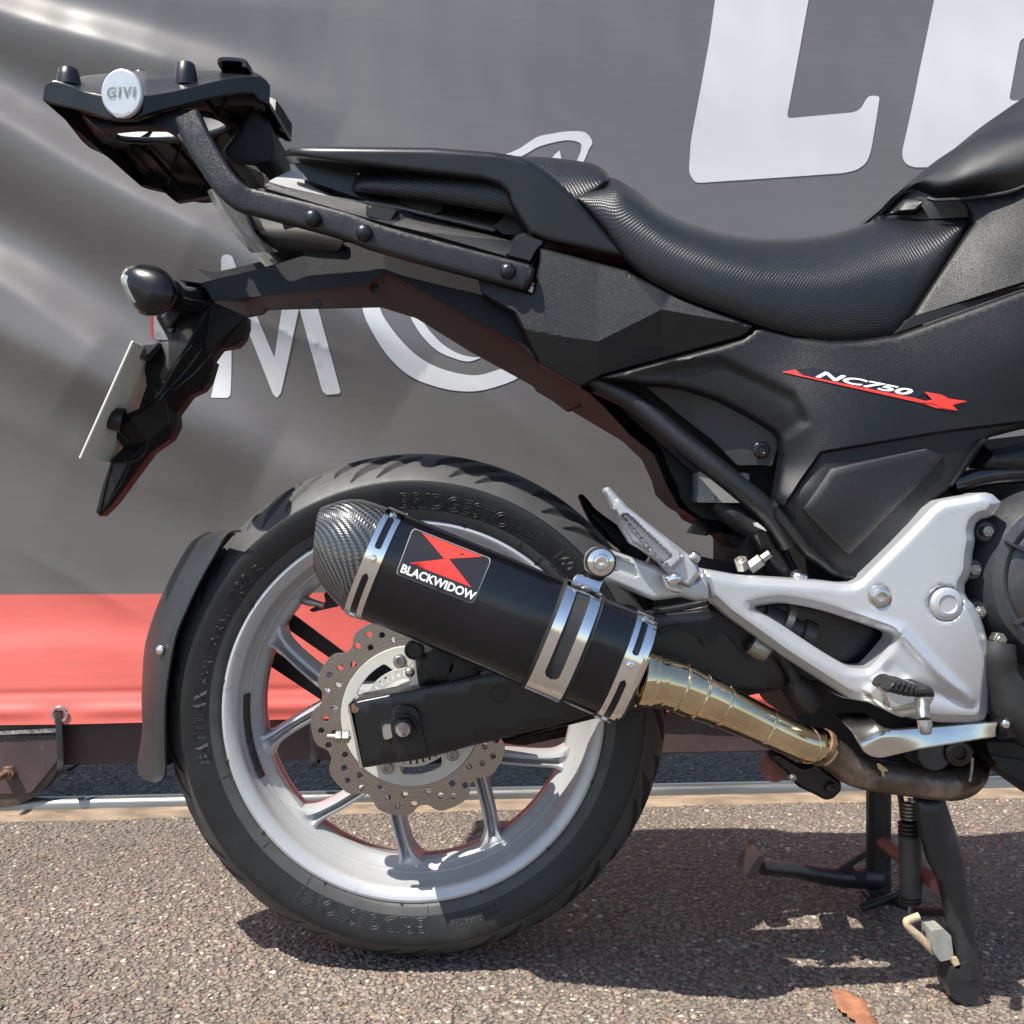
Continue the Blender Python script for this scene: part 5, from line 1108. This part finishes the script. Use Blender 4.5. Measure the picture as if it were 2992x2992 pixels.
def indicator():
    c = T('A 855,1450')[0]; V = []; F = []; n, k = 28, 40
    out = T('A 690,1345 720,1312 770,1298 850,1303 915,1325 970,1370 1003,1440 1000,1500 975,1545 920,1578 870,1590 815,1588 775,1565 735,1510 700,1440 682,1390')
    ring = cr_curve(out, 4, closed=True); m_ = len(ring); dep = -.142
    prof = [(1, 0), (.985, -.012), (.93, -.022), (.8, -.030), (.55, -.036), (.25, -.039), (.02, -.040)]; back = [(1, .0), (.96, .012), (.8, .02), (.4, .026), (.02, .028)]
    for seq in (prof, back):
        n0 = len(V)
        for s, dv in seq:
            for x, y in ring: V.append(P(c[0]+(x-c[0])*s, c[1]+(y-c[1])*s, dep+dv*.75))
        for i in range(len(seq)-1):
            for j in range(m_): F.append((n0+i*m_+j, n0+i*m_+(j+1) % m_, n0+(i+1)*m_+(j+1) % m_, n0+(i+1)*m_+j))
    o = mesh('indicator', V, F, mat('indicator_black', (.004, .004, .005), .26, spec=.4), bike, 50); o.data.materials.append(M['amber']); la, lb = (P(*q, dep) for q in T('A 728,1300 815,1600'))
    for f in o.data.polygons:
        c_ = f.center; xl = la.x+(lb.x-la.x)*(c_.z-la.z)/(lb.z-la.z)
        if c_.x < xl: f.material_index = 1
    return o
ind = indicator(); tag(ind, 'glossy black rear indicator')
tube('indicator_stalk', [P(*T('A 960,1470')[0], -.135), P(*T('A 1030,1490')[0], -.10), P(*T('A 1100,1500')[0], -.06)], [.017, .015, .016], 'gloss', ind, seg=20)
# ------------------------------------------------------------------ luggage rack and top-case plate
n_ = 12
low = cr_curve(T('A 248,378 300,398 480,440 600,480 690,496 770,488 840,458 980,420 1150,376 1300,346 1420,340 1480,385 1525,412'), 10)
upp = cr_curve(T('A 256,285 310,262 400,290 470,320 590,342 720,352 830,346 980,322 1130,286 1280,252 1440,236 1490,255 1526,290'), 10)
cre = cr_curve(T('A 330,283 345,272 430,245 500,232 600,222 720,212 830,205 980,207 1130,208 1260,206 1400,212 1450,228 1490,255'), 10)
PVW = -.155
hwA = lambda x: np.interp(x, [T('A 820,0')[0][0], T('A 1527,0')[0][0]], [-.155, -.062])   # the plate narrows towards the seat
rows = [[P(x, y, hwA(x)+.004) for x, y in low], None, [P(x, y, hwA(x)+.001) for x, y in upp], [P(a[0]*.85+b[0]*.15, a[1]*.85+b[1]*.15, hwA(a[0])*.92) for a, b in zip(upp, cre)], [P(x, y, hwA(x)*.48) for x, y in cre], [P(x, y, hwA(x)*.48) for x, y in cre]]
rows[5] = [Vector((p.x, p.y*.72, p.z-.036)) for p in rows[4]]; rows.append([Vector((p.x, p.y*.15, p.z-.043)) for p in rows[4]])
upw = rows[2]; A0 = rows[0]
hwx = lambda x: float(np.interp(x, [p.x for p in A0], [-p.y for p in A0]))
rows = [rows[0], [a.lerp(b, .06)+Vector((0, -.003, 0)) for a, b in zip(rows[0], rows[2])], [a.lerp(b, .94)+Vector((0, -.001, 0)) for a, b in zip(rows[0], rows[2])], rows[2], rows[3], [a.lerp(b, .5)+Vector((0, 0, .002)) for a, b in zip(rows[3], rows[4])], rows[4], rows[5], rows[6]]; crw = rows[6]
def dense(r, k):
    out = []
    for a, b in zip(r[:-1], r[1:]):
        d_ = max((p-q).length for p, q in zip(a, b)); n__ = max(1, int(d_/k))
        out += [[p.lerp(q, i/n__) for p, q in zip(a, b)] for i in range(n__)]
    return out+[r[-1]]
rows = dense(rows, .0025)
HX, HA, HB = -.432, .072, .042
def pierce(o):
    # the long oval opening through the middle of the plate
    bm = bmesh.new(); bm.from_mesh(o.data); kill = []
    def q(c): return ((c.x-HX)/HA)**2+(c.y/HB)**2
    ins = {v: q(v.co) < 1 for v in bm.verts}
    for f in bm.faces:
        if all(ins[v] for v in f.verts): kill.append(f)
    bmesh.ops.delete(bm, geom=kill, context='FACES')
    for v in [v for v in bm.verts if ins.get(v)]:
        s_ = math.sqrt(max(q(v.co), 1e-4)); v.co.x = HX+(v.co.x-HX)/s_; v.co.y = v.co.y/s_
    bm.to_mesh(o.data); bm.free(); o.data.update()
ctop = sorted((p.x, p.z) for p in rows[-1]); ccr = sorted((p.x, p.z) for p in crw); utop = sorted((p.x, p.z) for p in upw)
def ztop(x, y):
    zc = float(np.interp(x, [c[0] for c in ctop], [c[1] for c in ctop])); zu = float(np.interp(x, [c[0] for c in utop], [c[1] for c in utop])); h_ = max(.03, hwx(x))
    zk = float(np.interp(x, [c[0] for c in ccr], [c[1] for c in ccr])); return float(np.interp(abs(y), [.07*h_, .345*h_, .48*h_, .95*h_], [zc, zk-.036, zk, zu]))
tpp = patch('top_case_plate', rows, 'plastic2', bike, nu=1, nv=1, mirror=True, thick=.004, sharp=30, caps=False); pierce(tpp)
tag(tpp, 'black luggage plate for a top case')
# underside web and ribs
A0 = [P(*p, hwA(p[0])+.004) for p in low]
hwx = lambda x: float(np.interp(x, [p.x for p in A0], [-p.y for p in A0]))
zl = [p.z+.014 for p in A0]
ribs_v = []; ribs_f = []
def addbox(a, b, h, w):
    d = (b-a); L = d.length; d.normalize(); s = Vector((-d.y, d.x, 0))*w; n0 = len(ribs_v)
    for q in (a, b):
        for sg in (-1, 1):
            for z in (0, h): ribs_v.append(q+s*sg+Vector((0, 0, z)))
    ribs_f.extend([tuple(n0+i for i in f) for f in ((0, 1, 3, 2), (4, 6, 7, 5), (0, 4, 5, 1), (2, 3, 7, 6), (0, 2, 6, 4), (1, 5, 7, 3))])
xs_ = np.array([p.x for p in A0]); zz_ = np.array([p.z for p in A0])
def zat(x): return float(np.interp(x, xs_, zz_))
for k in range(-4, 8):
    for sg in (-1, 1):
        x0 = xs_[0]+.004+k*.046; pts = []
        for q in range(9):
            y = -.14+q*.035; x = x0+sg*(y)*.7+.09
            if xs_[0]+.004 < x < xs_[-1]-.004 and abs(y) < hwx(x)-.004: pts.append(Vector((x, y, ztop(x, y)-.022)))
        for a, b in zip(pts[:-1], pts[1:]):
            if min(((c.x-HX)/(HA+.004))**2+(c.y/(HB+.004))**2 for c in (a, b)) > 1: addbox(a+Vector((0, 0, .007)), b+Vector((0, 0, .007)), .010, .0008)
rb_ = mesh('plate_ribs', ribs_v, ribs_f, 'inner', tpp, smooth=False); tag(rb_, kind='stuff')
def endwall(i):
    V = [r[i] for r in rows]; V2 = [Vector((v.x, -v.y, v.z)) for v in V]; n = len(V)
    L_ = V+V2[::-1]; return mesh('plate_end', L_, [tuple(range(len(L_)))], 'plastic2', tpp)
endwall(0); endwall(-1)
for s, v in (('A 388,275 388,196', -.132), ('A 1050,280 1052,166', -.098), ('A 800,300 802,216', -.06)):
    a, b = T(s); p0, p1 = P(*a, v), P(*b, v); p0.z -= .004
    lathe('locating_post', [(.0135, 0), (.0125, (p1-p0).length*.5), (.0105, (p1-p0).length*.93), (.0090, (p1-p0).length), (.001, (p1-p0).length+.001)], p0, (0, 0, 1), 'plastic2', tpp, seg=28)
ring_ = [Vector((HX+HA*math.cos(t), HB*math.sin(t), 0)) for t in np.linspace(0, 2*math.pi, 65)]
tube('opening_rim', [Vector((p.x, p.y, ztop(p.x, p.y)-.003)) for p in ring_], .0045, 'plastic2', tpp, seg=8, n=1)
panel('plate_mount', fillet(T('A 1360,520 1390,440 1420,420 1470,440 1530,520 1555,640 1540,720 1440,745 1300,735 1250,660 1300,600'), 18), 'under', tpp, v=-.045, grid=12, thick=.09, rim=[(0, .004), (4, .001), (8, 0)])
hk = tube('latch_hook', PV('A 1265,200 1268,184 1300,180 1385,186 1402,200 1402,225', -.055), .0042, 'plastic2', tpp, seg=10, flat=5, sq=.6); mirror_copy(hk, tpp)
bc = P(*T('A 700,342')[0], PVW-.002)
M['badge_s'] = mat('silver_badge', (.56, .57, .58), .3, metal=.5, var=.06, vs=60, bump=.15, bs=900)
bdg = lathe('round_badge', [(.0228, 0), (.0238, .003), (.0232, .0055), (.0215, .0068), (.0001, .0072)], bc, (-.06, -1, -.10), 'badge_s', tpp, seg=56); bdg.scale = (1, 1, 1)
for v in bdg.data.vertices: v.co.z = bc.z+(v.co.z-bc.z)*1.13
V, F = text_geo('GIVI', .0150, .0003, .18, 1.25); V[:, 0] -= (V[:, 0].max()+V[:, 0].min())/2; V[:, 0] *= .033/(V[:, 0].max()-V[:, 0].min()); V[:, 1] -= V[:, 1].max()/2; V[:, 1] *= .0115/(V[:, 1].max()-V[:, 1].min())
mesh('badge_lettering', [bc+Vector((x, -.0080-.06*x-.10*y, y)) for x, y, z in V], F, mat('badge_grey_lettering', (.20, .21, .20), .35), bdg)
panel('badge_key_slot', T('A 640,455 650,440 690,452 730,435 738,450 700,468 660,470'), mat('badge_slot', (.3, .3, .31), .4), bdg, v=PVW-.0085, grid=0, thick=.003)
# gusset under the plate and rack tube
gus = panel('rack_gusset', fillet(T('A 470,450 620,488 760,498 900,452 1020,412 1100,470 1190,600 1120,680 1050,640 985,570 930,530 760,528 560,545 500,500'), 10), 'inner', tpp, v=vfield('A 480,460,-.136 760,510,-.136 1000,430,-.120 1180,620,-.126'), grid=12, thick=.012, rim=[(0, .003), (6, 0)]); mirror_copy(gus, tpp)
rt = PV('A 1060,470,-.132 1120,600,-.134 1230,785,-.136 1310,885,-.137 1390,940,-.136 1480,962,-.136 1932,1080,-.138 B 600,770,-.140 1000,880,-.142 1300,958,-.143 1425,992,-.143', 0)
rail = tube('rack_rail', rt, [.0155, .0155, .0150, .0150, .0148, .0145, .0150, .0150, .0150, .0150, .0150], 'grain', bike, seg=28, n=6, sq=.42, flat=.62)
tag(rail, 'black textured rack rail with capped bolts'); mirror_copy(rail, bike)
lathe('rail_end', [(.0148, 0), (.0145, .004), (.011, .007), (.001, .008)], rt[-1], (rt[-1]-rt[-2]).normalized(), 'grain', rail, seg=24)
for s in ('B 222,655', 'B 512,737', 'B 1322,955'): lathe('bolt_cap', [(.0094, -.002), (.0094, .003), (.0085, .006), (.006, .0085), (.003, .0095), (.0002, .0098)], P(*T(s)[0], -.150), (0, -1, 0), 'plastic2', rail, seg=28)
# ------------------------------------------------------------------ subframe tube, inner guard, reservoir
ft = tube('subframe_tube', PV('B 1780,1560,-.110 M 0,225,-.120 400,555,-.132 800,870,-.142 1180,1185,-.148 1290,1330,-.150 1380,1480,-.150', 0), [.0122, .0125, .0128, .0128, .0128, .013, .013], 'grain', bike, seg=24); mirror_copy(ft, bike)
ig = panel('battery_cover', fillet(T('M 90,70 300,85 480,128 620,170 760,222 1000,350 1230,490 1280,560 1215,790 1150,775 915,778 700,560 470,385 330,270'), 10), mat('grey_inner_cover', (.016, .017, .019), .45, bump=.4, bs=1100, var=.15), bike, v=vfield('M 90,70,-.115 480,128,-.118 1230,490,-.136 915,778,-.124 470,385,-.112'), grid=14, thick=.01)
lathe('cover_screw', [(.0095, 0), (.0095, .002), (.0083, .0032), (.0048, .0036), (.0036, .0018), (.0004, .0018)], P(*T('M 1122,645')[0], -.1335), (0, -1, 0), 'satin', ig, seg=32)
ff = panel('inner_mudguard', fillet(T('C 130,1160 215,1150 330,1270 500,1420 700,1600 880,1740 830,1765 700,1742 640,1757 578,1745 602,1705 490,1640 442,1592 425,1530 385,1445 330,1385 95,1245 B 1660,1742 1740,1725'), 4, 2), 'under', bike, v=ramp('C 150,1160 230,1235 330,1345 430,1425 480,1545 530,1640 690,1740', -.10, 'B 1640,1742 C 95,1245 330,1385 385,1445 425,1530 442,1592 490,1640 602,1705', .05), grid=8, thick=.01, sharp=24, creases=[T('C 165,1175 230,1235 330,1345 430,1425 480,1545 530,1640 660,1725')])
tag(ff, 'black inner mudguard below the seat')
panel('inner_filler', T('C 200,1120 420,1130 900,1330 930,1450 905,1660 960,1780 880,1740 700,1600 500,1420 330,1270'), 'inner', bike, v=-.07, grid=0, thick=.14)
resv = panel('fluid_reservoir', fillet(T('M 570,835 605,835 612,850 1000,845 1020,865 1000,1108 570,1104 560,1090 575,1000'), 5), 'resv', bike, v=-.105, grid=0, thick=.04); bevel(resv, .002); tag(resv, 'translucent brake fluid reservoir')
tube('reservoir_hose', PV('M 720,1105 790,1160 860,1215 960,1290 1100,1380', -.09), [.009, .011, .013, .012, .012], 'rubber2', bike, seg=14)
lathe('reservoir_screw', [(.003, 0), (.003, .0015), (.001, .002)], P(*T('M 705,1068')[0], -.105), (0, -1, 0), 'zinc', resv, seg=14)
panel('wiring_tray', T('M 200,560 330,620 1230,1000 1300,1360 1260,1480 1050,1400 780,1360 620,1290 560,1260 330,950'), 'inner', bike, v=-.055, grid=0, thick=.11)
panel('swingarm_brace', T('M 780,1370 1090,1420 1300,1500 1420,1720 1060,1650 950,1550'), 'inner', bike, v=-.05, grid=0, thick=.1)
panel('loom_clip', T('M 1055,1285 1090,1280 1150,1330 1172,1358 1065,1310'), 'carrier', bike, v=-.153, grid=0, thick=.004)
panel('mud_flap_tab', T('M 560,1290 670,1330 625,1395 500,1375'), 'plastic2', bike, v=-.06, grid=0, thick=.03)
# ------------------------------------------------------------------ tank and side panels
vP = vfield('C 870,905,-.158 1000,945,-.160 1250,960,-.165 1420,935,-.168 1932,755,-.185 1932,1000,-.196 1932,1310,-.186 1500,1200,-.184 1100,1050,-.170 700,1000,-.158 430,1150,-.150 760,1290,-.150 1000,1250,-.176 1090,1410,-.186 960,1600,-.180 E 1000,600,-.172 905,430,-.162 930,220,-.156 1160,690,-.176 1500,330,-.184 1700,120,-.186')
cov = panel('side_panel', fillet(T('C 838,912 872,905 1000,945 1150,966 1250,964 1420,940 1932,757 2050,715 2050,1310 1932,1322 1790,1358 1730,1445 1640,1560 K 1290,660 1180,760 1080,870 480,1478 420,1500 340,1476 240,1440 140,1360 0,1262 E 905,432 M 1215,1240 1225,1100 1290,700 1280,560 1232,490 1000,345 760,215 620,165 480,120 300,85 100,75 C 215,1115 700,985 790,955 828,925'), 5, 3), 'plastic', bike, v=vP, grid=11, thick=.012, rim=[(0, .010), (3, .0045), (8, .0012), (14, 0)], sharp=50,
            creases=offs(resample(T('C 1110,1418 1600,1335 1932,1295 2050,1280 2050,1600 1932,1400 K 1550,250 1440,420 1300,640 480,1440 340,1440 60,1180 -300,740 C 960,1640 1030,1530'), 30), (-4.5, 4.5)), relief=lambda px: .008*segin(px, T('C 1110,1418 1600,1335 1932,1295 2050,1280 2050,1600 1932,1400 K 1550,250 1440,420 1300,640 480,1440 340,1440 60,1180 -300,740 C 960,1640 1030,1530'), 9)+.006*segin(px, T('C 300,1090 700,1040 1000,1190 1050,1290 990,1340 900,1400 600,1300 300,1200'), 24))
tag(cov, 'large black side panel with model badge'); mirror_copy(cov, bike)
kp = panel('knee_pad', fillet(T('C 1145,1482 1540,1396 1614,1440 1220,1842 1030,1650'), 10, 4), mat('dimpled_pad', (.009, .0095, .012), .40, bump=.7, bs=1700), cov, v=lambda px: vP(px)+.0045, grid=9, thick=.008, rim=[(0, .003), (3, .0005), (9, -.0012), (30, -.0005)], sharp=50)
lower = panel('frame_cowl', fillet(T('K 1545,470 1640,350 1932,290 2300,240 2300,500 1932,560 1560,520'), 8), 'plastic', bike, v=-.172, grid=14, thick=.03, rim=[(0, .012), (14, .003), (30, 0)])
tube('coolant_hose', PV('K 1300,650 1600,570 1932,540 2300,500', -.155), .012, 'gloss', bike, seg=16)
panel('radiator_shroud', T('K 1550,260 1932,215 2300,170 2300,320 1932,300 1640,360'), 'inner', bike, v=-.15, grid=0, thick=.1)
# tank trims around the seat nose
tk = panel('tank_side', fillet(T('C 1478,862 1560,735 1722,490 1712,445 1690,412 1620,402 1532,402 1562,388 1760,384 1870,372 1932,338 2050,280 2050,690 1932,738 1440,893'), 5, 3), mat('grained_flank_plastic', (.0060, .0064, .0078), .38, spec=.32, bump=.7, bs=1300, var=.2, vs=10, rvar=.06), bike, v=vfield('C 1478,862,-.150 1722,490,-.128 1532,402,-.108 1760,384,-.140 1932,338,-.158 2050,500,-.180 1932,738,-.180 1440,893,-.150 1800,560,-.160', .02), grid=12, thick=.012, rim=[(0, .006), (4, .002), (9, 0)], sharp=50)
tag(tk, 'matt black tank flank beside the seat nose'); mirror_copy(tk, bike)
strip = panel('panel_edge_trim', T('C 1420,930 1480,868 1932,742 2050,695 2050,712 1932,752'), 'inner', bike, v=-.160, grid=0, thick=.02)
tank_rows = [PV('R 1060,1288,-.055 1180,1160,-.072 1290,1108,-.090 1420,1166,-.106 1560,1160,-.122 1690,1145,-.138 1880,1108,-.158 2150,980,-.170', 0),
             PV('R 1068,1275,-.058 1190,1145,-.080 1330,1055,-.108 1440,1080,-.132 1570,1060,-.150 1700,1020,-.160 1880,960,-.168 2150,850,-.176', 0),
             PV('R 1085,1250,-.060 1230,1090,-.074 1370,1000,-.098 1480,960,-.122 1600,925,-.142 1730,880,-.150 1880,815,-.154 2150,720,-.158', 0),
             PV('R 1095,1228,-.045 1255,1070,-.06 1400,955,-.080 1530,870,-.092 1640,810,-.102 1770,760,-.110 1890,715,-.112 2150,610,-.112', 0),
             PV('R 1105,1215,-.02 1270,1060,-.03 1410,945,-.038 1545,855,-.045 1650,765,-.048 1790,665,-.05 1932,570,-.05 2150,440,-.05', 0)]
M['tankblk'] = mat('grained_tank_plastic', (.0065, .007, .0085), .42, bump=.7, bs=1300, var=.2, vs=10, rvar=.06)
tank = patch('fuel_tank_cover', tank_rows, 'tankblk', bike, nu=8, nv=6, mirror=True, sharp=60, thick=.003)
tag(tank, 'matt black tank cover')
tube('tank_seam', PV('R 1370,1160,-.122 1420,1170,-.128 1560,1163,-.138 1690,1148,-.148 1880,1112,-.161 2150,985,-.172', 0), .0022, 'inner', tank, seg=8)
panel('tank_base', fillet(T('J 590,1355 700,1235 800,1148 900,1086 1000,1068 1180,1140 1500,1118 1580,1180 1500,1300 1300,1310 900,1330 700,1350'), 6), M['tankblk'], bike, v=vfield('J 590,1355,-.045 800,1148,-.068 1000,1068,-.094 1180,1140,-.112 1500,1118,-.132 1500,1300,-.122 900,1330,-.088'), grid=10, thick=.02)
panel('tank_insert', fillet(T('R 1150,1245 1230,1165 1290,1160 1358,1172 1300,1232'), 5), 'plastic2', bike, v=vfield('R 1150,1245,-.092 1230,1165,-.096 1358,1172,-.116 1300,1232,-.112'), grid=10, thick=.012, rim=[(0, .003), (6, 0)])
# model badge on the side panel
def flush(x, y, q): return P(x, y, float(vP(np.array([[x, y]]))[0])-.0008+q)
def decal(name, s, m, q=0.): return panel(name, T(s), m, cov, v=q, grid=24, thick=.0, proj=flush)
decal('badge_ground', 'C 1000,1082 1085,1075 1120,1082 1530,1180 1480,1205 1040,1112', mat('badge_ground', (.008, .009, .013), .3))
decal('badge_stripe', 'C 950,1092 1005,1082 1035,1106 1490,1198 1520,1206 1590,1222 1560,1195 1530,1172 1600,1186 1625,1200 1700,1212 1640,1226 1662,1246 1655,1250 1575,1238 1520,1219', 'red', -.0005)
V, F = text_geo('NC750', 1., .03, .35, 1.0); w = V[:, 0].max(); hs = V[:, 1].max(); a, b = np.array(T('C 1082,1110')[0]), np.array(T('C 1478,1190')[0]); ux = b-a; uy = np.array((ux[1], -ux[0]))/np.hypot(*ux)
mesh('badge_lettering', [flush(*(a+ux*(x/w)+uy*(y/hs*20)), -.0006) for x, y, z in V], F, 'white', cov, 60)
decal('badge_x', 'C 1528,1172 1598,1184 1628,1200 1700,1210 1642,1226 1662,1247 1592,1236 1575,1222 1510,1214 1560,1204', 'red', -.0012)
# ------------------------------------------------------------------ rear splash guard behind the tyre
def guard():
    st = []     # photo outline of near edge (right) and crown (left silhouette)
    near = T('F1 820,990 660,1030 500,1290 330,1590 170,1930 F2 460,0 400,260 350,560 325,800 318,1100 322,1400 330,1580 300,1700 220,1748'); crown = T('F1 420,1020 250,1120 120,1310 0,1530 F 150,1120 80,1320 50,1460 38,1640 32,1760 34,1900 F2 62,1150 20,1420 5,1600 90,1720')
    near = cr_curve(near, 3); crown = cr_curve(crown, 3); k = min(len(near), len(crown)); t = np.linspace(0, 1, 40)
    N_ = np.array([np.interp(t*(len(near)-1), range(len(near)), [p[i] for p in near]) for i in (0, 1)]).T; C_ = np.array([np.interp(t*(len(crown)-1), range(len(crown)), [p[i] for p in crown]) for i in (0, 1)]).T
    rows = []
    for f, v in ((0, -.088), (.25, -.082), (.5, -.068), (.75, -.045), (.93, -.02), (1.0, 0.0)):
        f2 = f; rows.append([P(*(n+(c-n)*f2), v) for n, c in zip(N_, C_)])
    return patch('splash_guard', rows, 'rubber2', bike, nu=1, nv=4, mirror=True, thick=.003, sharp=60)
M['rubber2g'] = mat('matt_guard_plastic', (.016, .016, .017), .45, bump=.2, bs=800, var=.15)
sg = guard(); sg.data.materials[0] = M['rubber2g']; tag(sg, 'black splash guard behind the rear tyre')
bolt('guard_rivet', P(*T('F2 278,195')[0], -.080), .006, 'chrome', sg, ax=(-.5, -.85, .1), h=.004, kind='dome')
